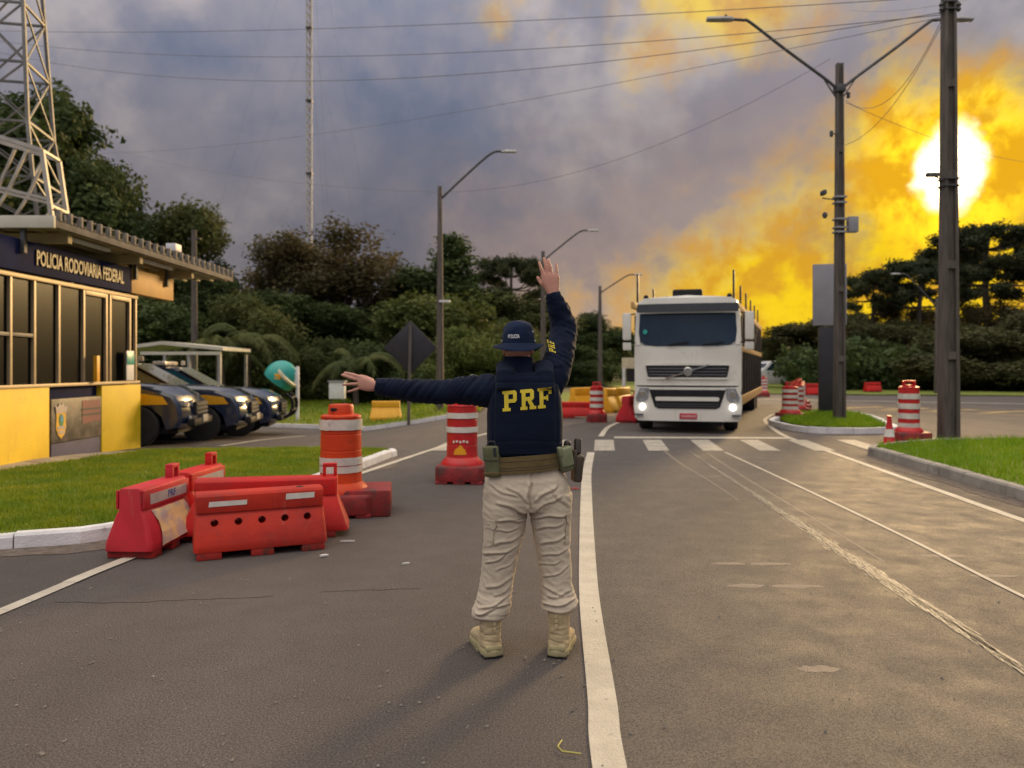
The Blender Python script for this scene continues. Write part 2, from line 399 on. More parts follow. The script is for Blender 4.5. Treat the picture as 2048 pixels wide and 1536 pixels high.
child_mark('edge_line', ribbon(MB(), [(-3.20, 5.42), (-3.13, 6.05), (-2.75, 8.6), (-2.2, 11.1), (-1.3, 15.1), (-.6, 17.6), (.9, 22)], .11, .010), M['paint'])
for k, x0 in enumerate([-1.55, -.5, .53, 1.53, 2.55, 3.57, 4.63, 5.66, 6.70, 7.75, 8.80, 9.85, 10.9]):
    q = MB(); flat(q, [(x0, 14.0), (x0 + .39, 14.0), (x0 + .65, 16.1), (x0 + .25, 16.1)], .008)
    child_mark('crosswalk_stripe', q, M['paint_cross'])
q = MB(); flat(q, [(2.25, 16.5), (6.1, 16.35), (6.15, 16.7), (2.3, 16.85)], .008); child_mark('stop_line', q, M['paint'])
child_mark('stop_line', flat(MB(), [(9.2, 16.2), (16, 15.9), (16, 16.25), (9.2, 16.5)], .008), M['paint'])
child_mark('lane_line', ribbon(MB(), [(3.43, 3.5), (3.47, 5.09), (3.61, 6.98), (3.74, 9.6), (3.91, 13.76)], .035, .008, .05), M['paint'])
child_mark('lane_line', ribbon(MB(), [(2.0, 16.9), (2.5, 19.5), (3.1, 21.5)], .12, .009), M['paint'])
# torn remains of an older line: slivers of paint along a bent path
sc = MB(); path = spline([(2.50, 2.6, 0), (2.62, 3.84, 0), (2.72, 5.26, 0), (2.85, 7.43, 0), (3.02, 10.0, 0), (3.27, 13.8, 0)], 60)
for i, p in enumerate(path[:-1]):
    d = (path[i + 1] - p).normalized(); s = Vector((d.y, -d.x, 0)); t = i / len(path)
    bt = math.exp(-((t - .52) / .22) ** 2)
    for k in range(5 + int(8 * bt)):
        u = random.gauss(0, .010 + .024 * bt); l = random.uniform(.05, .16) + .25 * (1 - bt) * random.random(); w = random.uniform(.001, .0042)
        c = p + s * u + d * random.uniform(-.04, .04); dd = (d + s * random.uniform(-.04 - .10 * bt, .04 + .16 * bt)).normalized(); ss = Vector((dd.y, -dd.x, 0))
        sc.add([c - dd * l / 2 - ss * w / 2 + Vector((0, 0, .009)), c - dd * l / 2 + ss * w / 2 + Vector((0, 0, .009)), c + dd * l / 2 + ss * w * .3 + Vector((0, 0, .009)), c + dd * l / 2 - ss * w * .3 + Vector((0, 0, .009))], [(0, 1, 2, 3)])
M['paint_bright'] = mat('road_paint_scraped', (.66, .60, .48), (.50, .45, .36), rough=.6, scale=5, world=True)
tag(child_mark('paint_remains', sc, M['paint_bright']), kind='stuff')
M['crack'] = mat('crack_fill', (.018, .016, .015), rough=.9)
for pa in ([(110, 1205), (250, 1206), (360, 1201), (470, 1197), (560, 1192)], [(640, 1184), (720, 1181), (800, 1179), (850, 1176)]):
    P = []
    for (x0, y0), (x1, y1) in zip(pa[:-1], pa[1:]):
        for k in range(7): P.append(gp(x0 + (x1 - x0) * k / 7, y0 + (y1 - y0) * k / 7 + random.uniform(-1.1, 1.1)))
    child_mark('crack', ribbon(MB(), [(p.x, p.y) for p in P], .006, .002, n=1), M['crack'])
child_mark('tyre_scuff', ribbon(MB(), [(2.9, 14.6), (2.75, 12.5), (2.72, 10.5), (2.66, 8.8)], .06, .0040, .015), M['paint_old'])
child_mark('tyre_scuff', ribbon(MB(), [(3.55, 13.6), (3.28, 10.4), (3.10, 7.6), (2.98, 6.0)], .05, .0040, .02), M['paint_old'])
for (x, y, w) in [(1.72, 5.95, .30), (2.05, 5.95, .34), (1.66, 5.35, .30), (2.03, 5.34, .4), (2.9, 10.7, .3), (1.58, 3.87, .22), (3.6, 5.6, .4), (3.55, 6.2, .4), (4.5, 9.6, .35), (4.25, 12.3, .4)]:
    q = MB(); q.v = [(x + w / 2 * math.cos(t) * random.uniform(.8, 1.1), y + .045 * math.sin(t) * random.uniform(.5, 1.3), .0037) for t in [k * math.pi / 9 for k in range(18)]]; q.f = [tuple(range(18))]
    child_mark('paint_patch', q, M['paint_old'])
# far carriageway on the right: lines and hatching
child_mark('edge_line', ribbon(MB(), [(12, 37), (17, 34.5), (24, 31), (34, 26)], .35, .007), M['paint'])
child_mark('edge_line', ribbon(MB(), [(8, 30), (12.5, 27.5), (17, 24), (24, 19)], .15, .007), M['paint_yellow'])
child_mark('edge_line', ribbon(MB(), [(11.5, 31), (15, 28.5), (20.5, 24.5), (28, 19.5)], .15, .007), M['paint_yellow'])
for k in range(9):
    x = 12.2 + k * 1.25; y = 28.6 - k * .95
    child_mark('hatch_stripe', flat(MB(), [(x, y), (x + .35, y - .2), (x + 2.6, y + 1.0), (x + 2.25, y + 1.2)], .007), M['paint_yellow'])
child_mark('edge_line', ribbon(MB(), [(.6, 25.5), (2.0, 25), (3.4, 24.6)], .3, .007), M['paint_yellow'])
# silt washed against the kerbs, with ragged edges
M['silt'] = mat('gutter_silt', (.105, .080, .062), (.165, .130, .108), rough=.95, scale=9, world=True, bump=.6, bscale=60, lo=.40, hi=.60)
def silt(pts, side, w0, w1, sd):
    P = resamp(spline([(x, y, 0) for x, y in pts], 10), 90); q = MB(); A = []; B = []
    for i, p in enumerate(P):
        d = (P[min(i + 1, 89)] - P[max(i - 1, 0)]).normalized(); s = Vector((d.y, -d.x, 0)) * side
        w = w0 + (w1 - w0) * (.5 + .5 * noise.noise(Vector((i * .11, sd, 0)))) + .05 * noise.noise(Vector((i * .7, sd, 3)))
        A.append((p.x, p.y, gz(p.x, p.y) + .004)); e = p + s * w; B.append((e.x, e.y, gz(e.x, e.y) + .004))
    q.v = A + B; q.f = [(i, i + 1, 90 + i + 1, 90 + i) for i in range(89)]
    child_mark('gutter_silt', q, M['silt'])
silt([(5.2, 2.0), (5.45, 4.0), (5.75, 6.4), (5.96, 8.73), (6.18, 11.2), (6.35, 13.2)], -1, .12, .55, 1.5)
silt([(-6.2, 5.7), (-4.38, 6.41), (-3.63, 6.82), (-3.1, 8.2), (-2.55, 9.96), (-2.22, 12.0), (-2.08, 13.0)], 1, .05, .55, 7.3)
# parking lot lines
child_mark('parking_line', ribbon(MB(), [gp(440, 893), gp(530, 880), gp(608, 873)], .13, .012), M['paint'])

# ------------------------------------------------------------------ lawns, kerbs, paving
def inside(poly, x, y):
    c = np.zeros(len(x), bool); n = len(poly)
    for i in range(n):
        x1, y1 = poly[i]; x2, y2 = poly[(i + 1) % n]
        if y1 == y2: continue
        k = ((y1 > y) != (y2 > y)) & (x < (x2 - x1) * (y - y1) / (y2 - y1) + x1); c ^= k
    return c
gzv = lambda x, y: -0.045 * np.clip(y - 13, 0, 9) * np.clip((-2 - x) / 2.5, 0, 1)
def lawn(name, poly, top, m=None):
    bm = bmesh.new(); st = .5
    x0 = math.floor(min(p[0] for p in poly)); x1 = math.ceil(max(p[0] for p in poly)); y0 = math.floor(min(p[1] for p in poly)); y1 = math.ceil(max(p[1] for p in poly))
    vs = [bm.verts.new((p[0], p[1], 0)) for p in poly]; bm.faces.new(vs)
    for k in range(int((x1 - x0) / st)): bmesh.ops.bisect_plane(bm, geom=bm.verts[:] + bm.edges[:] + bm.faces[:], plane_co=(x0 + k * st, 0, 0), plane_no=(1, 0, 0))
    for k in range(int((y1 - y0) / st)): bmesh.ops.bisect_plane(bm, geom=bm.verts[:] + bm.edges[:] + bm.faces[:], plane_co=(0, y0 + k * st, 0), plane_no=(0, 1, 0))
    for v in bm.verts: v.co.z = gz(v.co.x, v.co.y) + top + .02 * noise.noise(Vector((v.co.x * .8, v.co.y * .8, 1)))
    me = bpy.data.meshes.new(name); bm.to_mesh(me); bm.free()
    return tag(link(name, me, m or M['lawn']), kind='structure')
def blades(name, poly, n, top, h0, h1, m, label, w=.006, near=None):
    xs = rng.uniform(min(p[0] for p in poly), max(p[0] for p in poly), n * 3); ys = rng.uniform(min(p[1] for p in poly), max(p[1] for p in poly), n * 3)
    k = inside(poly, xs, ys); xs = xs[k][:n]; ys = ys[k][:n]; n = len(xs)
    tuft = np.array([noise.noise(Vector((x * 3.1, y * 3.1, 0))) for x, y in zip(xs, ys)])
    h = rng.uniform(h0, h1, n) * (1 + .45 * tuft); a = rng.uniform(0, 6.283, n); ln = rng.uniform(.1, .75, n) * h; z = gzv(xs, ys) + top - .01
    wv = w * rng.uniform(.6, 1.4, n); b = rng.uniform(0, 6.283, n)
    v = np.empty((n, 3, 3)); dx = np.cos(a) * wv; dy = np.sin(a) * wv
    v[:, 0] = np.stack([xs - dx, ys - dy, z], 1); v[:, 1] = np.stack([xs + dx, ys + dy, z], 1); v[:, 2] = np.stack([xs + np.cos(b) * ln, ys + np.sin(b) * ln, z + h], 1)
    me = bpy.data.meshes.new(name); me.vertices.add(n * 3); me.vertices.foreach_set('co', v.ravel()); me.loops.add(n * 3); me.loops.foreach_set('vertex_index', np.arange(n * 3)); me.polygons.add(n); me.polygons.foreach_set('loop_start', np.arange(n) * 3); me.polygons.foreach_set('loop_total', np.full(n, 3)); me.update(calc_edges=True)
    return tag(link(name, me, m), label, 'grass', kind='stuff')
KL = [(-6.2, 5.7), (-4.38, 6.41), (-3.63, 6.82), (-3.1, 8.2), (-2.55, 9.96), (-2.22, 12.0), (-2.08, 13.0)]
lawn_l = [(x - .1, y + .05) for x, y in KL] + [(-2.2, 13.35), (-3.56, 13.9), (-5.2, 13.75), (-6.45, 13.3), (-7.1, 11.0), (-7.6, 8)]
lawn('lawn', lawn_l, .105)
blades('grass', lawn_l, 120000, .105, .025, .07, M['grass'], 'short green grass on the lawn before the yellow police post', .007)
KR = [(5.2, 2.0), (5.45, 4.0), (5.75, 6.4), (5.96, 8.73), (6.18, 11.2), (6.35, 13.2)]
lawn_r = [(x + .13, y) for x, y in KR] + [(6.6, 13.6), (8.2, 14.6), (10.2, 15.1), (16, 14.9), (16, 2)]
lawn('lawn', lawn_r, .125)
blades('grass', lawn_r, 70000, .125, .06, .15, M['grass_fresh'], 'bright green grass on the traffic island with the tall concrete pole', .009)
isl = [(7.22, 20.6), (7.02, 19.2), (7.15, 18.2), (7.6, 17.75), (8.75, 17.85), (9.25, 18.3), (9.7, 19.6), (10.6, 22.3), (10.9, 24.4), (10.2, 24.8), (8.6, 23.2)]
def inset(poly, d):
    c = Vector((sum(p[0] for p in poly) / len(poly), sum(p[1] for p in poly) / len(poly))); return [tuple(c + (Vector(p) - c) * (1 - d)) for p in poly]
lawn('lawn', inset(isl, .09), .12)
blades('grass', inset(isl, .09), 12000, .12, .06, .16, M['grass_fresh'], 'green grass on the small island under the twin-arm lamp post', .012)
lawn_b = [(-24, 29), (-12, 26.2), (-8.0, 25.2), (-5.0, 23.9), (-2.5, 23.2), (-1.6, 23.6), (-1.1, 26), (-1.0, 33), (.8, 44), (-24, 46)]
lawn('lawn', lawn_b, .08)
blades('grass', lawn_b, 24000, .08, .08, .2, M['grass'], 'yellow-green verge grass behind the parking lot', .02)
lawn_v = [(1.2, 27.5), (3.6, 27.6), (5.2, 33), (7.5, 41), (10, 47), (1.5, 46), (.9, 36)]
lawn('lawn', lawn_v, .06)
verge = [(-40, 46.5), (80, 46.5), (80, 80), (-40, 80)]
lawn('lawn', [(8, 46), (20, 42), (60, 34), (90, 60), (40, 80), (8, 80)], .05)
def kerb(pts, w, h, name, m, label, step=1.0, closed=False):
    root = empty(name); tag(root, label, 'kerb')
    P = spline([(p[0], p[1], 0) for p in (pts + [pts[0]] if closed else pts)], 10); L = [0.0]
    for i in range(1, len(P)): L.append(L[-1] + (P[i] - P[i - 1]).length)
    n = max(1, round(L[-1] / step))
    P = resamp(P, n * 4 + 1)
    for k in range(n):
        mb = MB(); rs = []; g0 = .006
        seg = P[k * 4:k * 4 + 5]
        jit = random.uniform(-.006, .006)
        for i, p in enumerate(seg):
            d = (P[min(k * 4 + i + 1, len(P) - 1)] - P[max(k * 4 + i - 1, 0)]).normalized(); s = Vector((-d.y, d.x, 0))
            q = p + (d * g0 if i == 0 else d * -g0 if i == 4 else Vector((0, 0, 0))); z = gz(q.x, q.y)
            rs.append([q + Vector((0, 0, z - .05)), q + s * .012 + Vector((0, 0, z + h - .025 + jit)), q + s * .035 + Vector((0, 0, z + h + jit)), q + s * w + Vector((0, 0, z + h + jit)), q + s * w + Vector((0, 0, z - .05))])
        mb.rings(rs); mb.build('kerb_stone', m, root)
    return root
kerb(KL, .13, .125, 'kerb', M['kerb_white'], 'whitewashed kerb along the lawn behind the red barriers')
kerb([(-2.08, 13.02), (-2.02, 13.28), (-2.12, 13.45)], .12, .12, 'kerb', M['kerb_white'], 'rounded whitewashed end of the lawn kerb', .5)
kerb(KR[::-1], .16, .15, 'kerb', M['kerb_grey'], 'bare grey concrete kerb of the island with the tall pole')
kerb([(16, 15.15), (10.2, 15.35), (8.2, 14.85), (6.6, 13.8), (6.35, 13.22)], .14, .14, 'kerb', M['kerb_grey'], 'far concrete kerb of the island, behind its tall grass')
kerb(isl[::-1], .15, .14, 'kerb', M['kerb_white'], 'whitewashed kerb ring of the small island under the twin-arm lamp', .9, True)
kerb([(-1.45, 23.4), (-2.5, 22.95), (-5.0, 23.65), (-8, 24.95), (-12, 25.95), (-18, 27.3)], .14, .12, 'kerb', M['kerb_white'], 'white kerb at the far edge of the parking lot')
pv = MB(); root = tag(empty('pavement'), kind='structure')
E0 = [(-8.6, 8.0), (-8.1, 11.0), (-7.35, 13.3), (-6.6, 14.1), (-5.2, 14.55), (-3.5, 14.6)]
E1 = [(-7.55, 8.0), (-7.05, 11.0), (-6.4, 13.3), (-5.9, 13.62), (-5.15, 13.82), (-3.5, 13.98)]
a = resamp(spline([(x, y, 0) for x, y in E0], 8), 13); b_ = resamp(spline([(x, y, 0) for x, y in E1], 8), 13)
for i in range(12):
    p = [a[i].lerp(a[i + 1], .015), b_[i].lerp(b_[i + 1], .015), b_[i].lerp(b_[i + 1], .985), a[i].lerp(a[i + 1], .985)]
    q = MB(); q.rings([[(v.x, v.y, gz(v.x, v.y) - .05) for v in p], [(v.x, v.y, gz(v.x, v.y) + .07) for v in p]]); q.build('paving_slab', M['paving'], root)
# small stones and litter on the asphalt
M['pebble'] = mat('pebble', (.30, .27, .23), (.12, .11, .10), rough=.9, scale=9, world=True)
pb = MB()
for k in range(1500):
    y = 2.6 + 9 * random.random() ** 1.8; x = random.uniform(-.75, .75) * y
    if x > .3 + .08 * y and random.random() < .8: continue
    r = random.choice([.003, .004, .004, .005, .006, .009]); a0 = random.random() * 6
    pb.add([(x + r * math.cos(a0 + t), y + r * 1.2 * math.sin(a0 + t), .005) for t in (0, 1.57, 3.14, 4.71)] + [(x, y, .005 + r * .8)], [(0, 1, 4), (1, 2, 4), (2, 3, 4), (3, 0, 4)])
tag(pb.build('gravel', M['pebble']), 'scattered grit and tiny stones on the worn asphalt', 'gravel', kind='stuff')
M['litter_w'] = mat('litter_paper', (.75, .74, .72), rough=.7); M['litter_r'] = mat('litter_red', (.6, .05, .05), rough=.5); M['litter_y'] = mat('litter_yellow', (.55, .5, .08), rough=.5)
def litter(px, py, L, w, m, name, label, rz=0):
    p = gp(px, py); q = MB(); q.prism([(-L / 2, 0), (-L * .2, -w / 2), (L / 2, -w * .2), (L * .4, w * .4), (-L * .1, w / 2)], .004, .016, 'Z'); o = q.build(name, m); o.location = (p.x, p.y, .004); o.rotation_euler = (0, 0, rz); tag(o, label, 'litter')
litter(648, 1114, .07, .03, M['litter_w'], 'paper_scrap', 'white paper scrap on the asphalt right of the front red barrier', .4)
litter(812, 1130, .06, .012, M['litter_w'], 'paper_scrap', 'thin white scrap on the asphalt midway between barriers and officer', .3)
litter(695, 1085, .13, .01, M['litter_w'], 'plastic_strip', 'thin white strip lying behind the front red barrier', .1)
litter(1150, 979, .10, .035, M['litter_r'], 'plastic_scrap', 'small red plastic scrap beside the officer\'s right thigh', .1)
q = MB(); p = gp(1140, 1496); q.tube([(p.x - .03, p.y + .05, .008), (p.x - .05, p.y, .008), (p.x - .035, p.y - .04, .008), (p.x + .04, p.y - .06, .008)], .0025, 5)
tag(q.build('string', M['litter_y']), 'curled yellow string on the asphalt by the thick white line', 'litter')
# ------------------------------------------------------------------ traffic furniture
M['orange'] = mat('drum_plastic_orange', (.64, .062, .010), (.48, .038, .010), spec=.3, rough=.5, scale=2.5, bump=.1, bscale=25, dirt=[((.22, .05, .03), 7, .60, .7), ((.50, .20, .16), 3.0, .60, .35, (2.5, 2.5, .5)), ((.10, .035, .03), 30, .66, .6)])
M['red'] = mat('drum_plastic_red', (.58, .014, .013), (.42, .012, .012), rough=.42, scale=5, bump=.1, bscale=25, dirt=[((.16, .03, .03), 6, .62, .6), ((.50, .20, .16), 3.0, .60, .35, (2.5, 2.5, .5)), ((.10, .035, .03), 30, .66, .6)])
M['darkred'] = mat('drum_base_rubber', (.30, .018, .018), (.16, .014, .014), rough=.6, scale=6, bump=.2, bscale=30, dirt=((.07, .03, .025), 5, .52, .8))
M['barrier'] = mat('barrier_plastic', (.60, .012, .010), (.42, .018, .015), spec=.3, rough=.55, scale=2.2, bump=.15, bscale=14, dirt=[((.20, .035, .028), 7, .58, .7), ((.50, .20, .16), 3.0, .60, .35, (2.5, 2.5, .5)), ((.10, .035, .03), 30, .66, .6)])
M['barrier_pink'] = mat('barrier_plastic_faded', (.60, .028, .042), (.44, .025, .033), spec=.3, rough=.55, scale=2.2, bump=.15, bscale=14, dirt=[((.30, .07, .06), 5, .58, .7), ((.50, .20, .16), 3.0, .60, .35, (2.5, 2.5, .5)), ((.10, .035, .03), 30, .66, .6)])
M['barrier_or'] = mat('barrier_plastic_orange', (.54, .030, .012), (.36, .022, .014), spec=.3, rough=.6, scale=2.4, bump=.2, bscale=14, dirt=[((.26, .045, .035), 6, .58, .7), ((.50, .20, .16), 3.0, .60, .35, (2.5, 2.5, .5)), ((.10, .035, .03), 30, .66, .6)])
M['barrier_y'] = mat('barrier_plastic_yellow', (.82, .42, .015), (.70, .34, .015), rough=.5, scale=4, bump=.1, bscale=14)
M['barrier_foot'] = mat('barrier_plastic_grimy', (.42, .030, .024), (.22, .028, .022), spec=.2, rough=.7, scale=7, bump=.3, bscale=20, dirt=((.085, .045, .035), 9, .50, .85))
M['band'] = mat('reflective_band', (.78, .75, .68), (.60, .57, .50), rough=.4, scale=6, dirt=((.62, .12, .06), 9, .66, .95))
M['band_worn'] = mat('reflective_band_worn', (.70, .67, .58), (.52, .50, .44), rough=.45, scale=6, dirt=((.16, .12, .11), 11, .60, .8))
M['hole'] = mat('dark_hollow', (.02, .012, .012), rough=.9)
M['foil'] = mat('reflective_sheet', (.92, .74, .34), (.62, .56, .48), rough=.30, metal=.25, scale=6, bump=.8, bscale=6, lo=.44, hi=.58)  # gold glare of the sun put into the sheet's diffuse colour
M['grey_strip'] = mat('reflective_strip_grey', (.50, .47, .44), (.38, .36, .34), rough=.4, scale=8)
M['ink_blue'] = mat('blue_ink', (.02, .06, .30), rough=.6)
M['sticker'] = mat('yellow_sticker', (.85, .40, .01), (.75, .33, .01), rough=.5)

def drum(name, label, loc, rz, body, bands, r=.213, style=0, base=.70, baseh=.24, group=None, worn=False, cant=0.0, basemat='darkred', top=1.17, solid=False):
    t = empty(name, loc, rz); tag(t, label, 'traffic drum', group)
    b = base / 2
    q = MB()
    oct_ = lambda s, z: [(s * x, s * y, z) for x, y in ((-.8, -1), (.8, -1), (1, -.8), (1, .8), (.8, 1), (-.8, 1), (-1, .8), (-1, -.8))]
    q.rings([oct_(b, .035), oct_(b, baseh - .03), oct_(b * .96, baseh)])
    for sx in (-.72, 0, .72):
        for sy in (-.8, .8): q.box((sx * b, sy * b, .02), (.16, .12, .04))
    q.build('base', M[basemat], t, bevel=.012)
    MB().lathe([(r * 1.38, baseh), (r * 1.36, baseh + .03), (r * 1.12, baseh + .085), (r * 1.04, baseh + .10)], 28).build('collar', M[body], t, smooth=True)
    zt = top - .14
    prof = [(r * 1.04, baseh + .09)]
    zb = baseh + .10; nseg = 4
    for k in range(nseg):
        z0 = zb + (zt - zb) * k / nseg; z1 = zb + (zt - zb) * (k + 1) / nseg
        rr = r * (1.03 - .05 * k / nseg)
        prof += [(rr, z0 + .004), (rr * .992, z1 - .012), (rr * .965, z1 - .006), (rr * .965, z1)]
    prof += [(r * 1.01, zt + .003), (r * .99, zt + .018), (r * .80, zt + .03), (r * .55, zt + .034)]
    MB().lathe(prof, 32).build('drum_body', M[body], t, smooth=True, angle=25)
    # carrying handle: a rounded block with a slot through it
    hw = r * .62; hz = zt + .03; q = MB()
    if solid:
        MB().lathe([(hw * 1.02, hz - .005), (hw * 1.0, hz + .085), (hw * .92, hz + .105), (hw * .5, hz + .11)], 26).build('handle', M[body], t, smooth=True, angle=40)
        MB().box((-hw * .25, -hw * .80, hz + .055), (hw * 1.0, hw * .36, .035)).build('handle_slot', M['hole'], t, bevel=.012)
    else:
        q.box((0, 0, hz + .018), (hw * 2, .10, .036)); q.box((-hw + .022, 0, hz + .06), (.044, .10, .06)); q.box((hw - .022, 0, hz + .06), (.044, .10, .06)); q.box((0, 0, hz + .105), (hw * 2, .10, .04))
        q.build('handle', M[body], t, bevel=.011)
    for i, (z0, z1) in enumerate(bands):
        q = MB(); seg = 40; rs = []
        for z, ou in ((z0, .002), (z0, .0045), (z1, .0045), (z1, .002)):
            ring = []
            for k in range(seg):
                a = 2 * math.pi * k / seg; rr = r * 1.03 + ou; jz = (.006 * noise.noise(Vector((math.cos(a) * 4, math.sin(a) * 4, i * 3.3 + loc[0]))) if worn else 0)
                ring.append((rr * math.cos(a), rr * math.sin(a), z + jz))
            rs.append(ring)
        q.rings(rs, caps=False); q.build('reflective_band', M['band_worn' if worn else 'band'], t)
    if cant: t.rotation_euler[1] = cant
    return t
d = drum('traffic_drum', 'faded orange traffic drum with two peeling white bands behind the red barriers', (-1.835, 8.05, 0), R(8), 'orange', [(.90, 1.01), (.45, .52), (.53, .61)], r=.215, worn=True, solid=True)
w = MB().box((.26, .02, .14), (.55, .62, .28)); w.build('ballast_block', M['darkred'], d, bevel=.03)
d = drum('traffic_drum', 'red traffic drum with a yellow sticker just left of the officer', (-.685, 10.3, 0), R(-4), 'red', [(.87, .945), (.68, .755)], r=.207, base=.66, solid=True)
q = MB(); pts = []
for k in range(12):
    u = k / 11; a = -math.pi / 2 - .42 + .84 * u; hh = [.0, .055, .075, .085, .09, .12, .125, .115, .085, .075, .05, .0][k]
    pts.append((a, hh))
rs = [[(.216 * math.cos(a), .216 * math.sin(a), .385) for a, h_ in pts], [(.216 * math.cos(a), .216 * math.sin(a), .39 + h_) for a, h_ in pts]]
q.rings(rs, caps=False, close=False); q.build('sticker', M['sticker'], d)
for k in range(5):
    a = -math.pi / 2 - .42 + .22 * k; z = .555 + .008 * (k % 2)
    MB().lathe([(.001, 0), (.018, 0), (.015, .003)], 8, axis='Y').build('sticker_remnant', M['band'], d).matrix_local = Matrix.Translation((.214 * math.cos(a), .214 * math.sin(a), z)) @ Matrix.Rotation(a + math.pi / 2, 4, 'Z') @ Matrix.Rotation(math.pi, 4, 'Z')
ev = lambda n, z0, z1, f=.55: [(z0 + (z1 - z0) * k / n, z0 + (z1 - z0) * (k + f) / n) for k in range(n)]
drum('traffic_drum', 'red and white traffic drum on the road between the officer and the truck', (2.43, 21.5, 0), 0, 'red', ev(3, .42, .98), r=.19, base=.54, top=1.13)
drum('traffic_drum', 'tall red traffic drum with four white bands beside the small cone', (8.44, 15.95, 0), R(-3), 'red', ev(4, .27, 1.10, .56), r=.203, base=.70, baseh=.20, worn=True, top=1.27)
for k, (x, y, s, l) in enumerate([(8.12, 21.9, 1.0, 'front red and white drum of the cluster at the left end of the small island'), (9.35, 24.6, .97, 'second red and white drum of the cluster behind the small island'), (10.2, 26.7, .95, 'third red and white drum of the cluster, partly hidden by the dark sign post'), (11.3, 29.5, .93, 'rearmost red and white drum of the cluster behind the small island'), (13.4, 40.0, .95, 'lone distant red and white drum on the road right of the trailer')]):
    drum('traffic_drum', l, (x, y, 0), .3 * k, 'red', ev(4, .34, 1.0, .55), r=.22 * s, base=.68, top=1.12)
# small cone
t = tag(empty('traffic_cone', (7.42, 14.75, 0), .3), 'small red traffic cone with a white collar beside the red drum', 'traffic cone')
MB().box((0, 0, .02), (.32, .32, .04)).build('base', M['darkred'], t, bevel=.01)
MB().lathe([(.125, .04), (.115, .06), (.045, .5), (.04, .58), (.048, .585), (.048, .61), (.02, .615)], 20).build('cone_body', M['red'], t, smooth=True)
MB().lathe([(.0965, .20), (.098, .20), (.076, .35), (.0745, .35)], 20, caps=False).build('reflective_band', M['band'], t, smooth=True)

def barrier(name, label, loc, rz, L=1.0, Ht=.55, body='barrier', holes=5, tabs=(1,), cat='barrier', group=None, hb=.22, flare=.02):
    t = empty(name, loc, rz); tag(t, label, cat, group)
    zt = Ht; zr = Ht * .68
    prof = [(-hb, .06), (-hb, .13), (-.125, zr - .03), (-.105, zr), (-.105, zt - .02), (-.085, zt), (.085, zt), (.105, zt - .02), (.105, zr), (.125, zr - .03), (hb, .13), (hb, .06)]
    q = MB(); rs = []
    for x, s in ((-L / 2, .86), (-L / 2 + .03, 1.0), (L / 2 - .03, 1.0), (L / 2, .86)):
        rs.append([(x + math.copysign(flare * max(0, (zr - p[1]) / zr), x), p[0] * s, p[1] if s == 1 else max(p[1], .065)) for p in prof])
    q.rings(rs)
    o = q.build('body', M[body], t, bevel=.008)
    if holes:
        c = MB()
        for k in range(holes):
            x = (-.5 + (k + .5) / holes) * (L * .90); c.lathe([(.030, -.4), (.030, .4)], 14, (x, 0, .285), axis='Y')
        co = c.build('cutter', None)
        o.parent = None
        apply_mods(o, [('BOOLEAN', dict(operation='DIFFERENCE', object=co, solver='EXACT'))])
        o.parent = t; bpy.data.objects.remove(co)
        if not o.data.materials: o.data.materials.append(M[body])
        for k in range(holes):
            x = (-.5 + (k + .5) / holes) * (L * .90)
            MB().lathe([(.0302, -.15), (.0302, .15)], 14, (x, 0, .285), caps=False, axis='Y').build('drain_tube', M['hole'], t)
    # proud upper rail on both faces, flat panels on the sloping face
    for s in (-1, 1):
        MB().box((0, s * .112, (zr + zt) / 2 - .004), (L * .985, .018, zt - zr - .03)).build('rail', M[body], t, bevel=.006)
    for x, w in ((-L * .40, L * .19), (0, L * .18), (L * .40, L * .19)):
        MB().box((x, 0, .034), (w, hb * 1.96, .066), taper=(.97, 1)).build('foot', M['barrier_foot'] if cat == 'barrier' and body != 'barrier_y' else M[body], t, bevel=.012)
    for s in tabs:                                     # lifting lug on top of an end
        q = MB(); x = s * (L / 2 - .07)
        q.box((x - .05, 0, zt + .045), (.03, .07, .09)); q.box((x + .05, 0, zt + .045), (.03, .07, .09)); q.box((x, 0, zt + .10), (.13, .07, .035)); q.build('lifting_lug', M[body], t, bevel=.006)
    return t
bc = barrier('barrier', 'red plastic barrier facing the camera, five round holes and two white stickers', (-2.155, 6.42, 0), R(24), 1.03, .52, 'barrier_or', tabs=())
for x, z, w, h in ((-.265, .436, .30, .042), (.315, .460, .24, .050)):
    q = MB(); q.prism([(-w / 2, -h / 2), (w / 2 * .98, -h * .42), (w / 2, h / 2), (-w * .48, h * .5)], -.1235, -.1215, 'Y'); o = q.build('sticker', M['band'], bc); o.location = (x, 0, z)
MB().lathe([(.035, .521), (.03, .523)], 14, (.33, 0, 0)).build('filler_cap', M['hole'], bc)
barrier('barrier', 'bright red barrier lying parallel behind the front barrier, its end by the orange drum', (-2.27, 6.98, 0), R(11), 1.26, .54, 'barrier', 0, tabs=(1,), flare=.13)
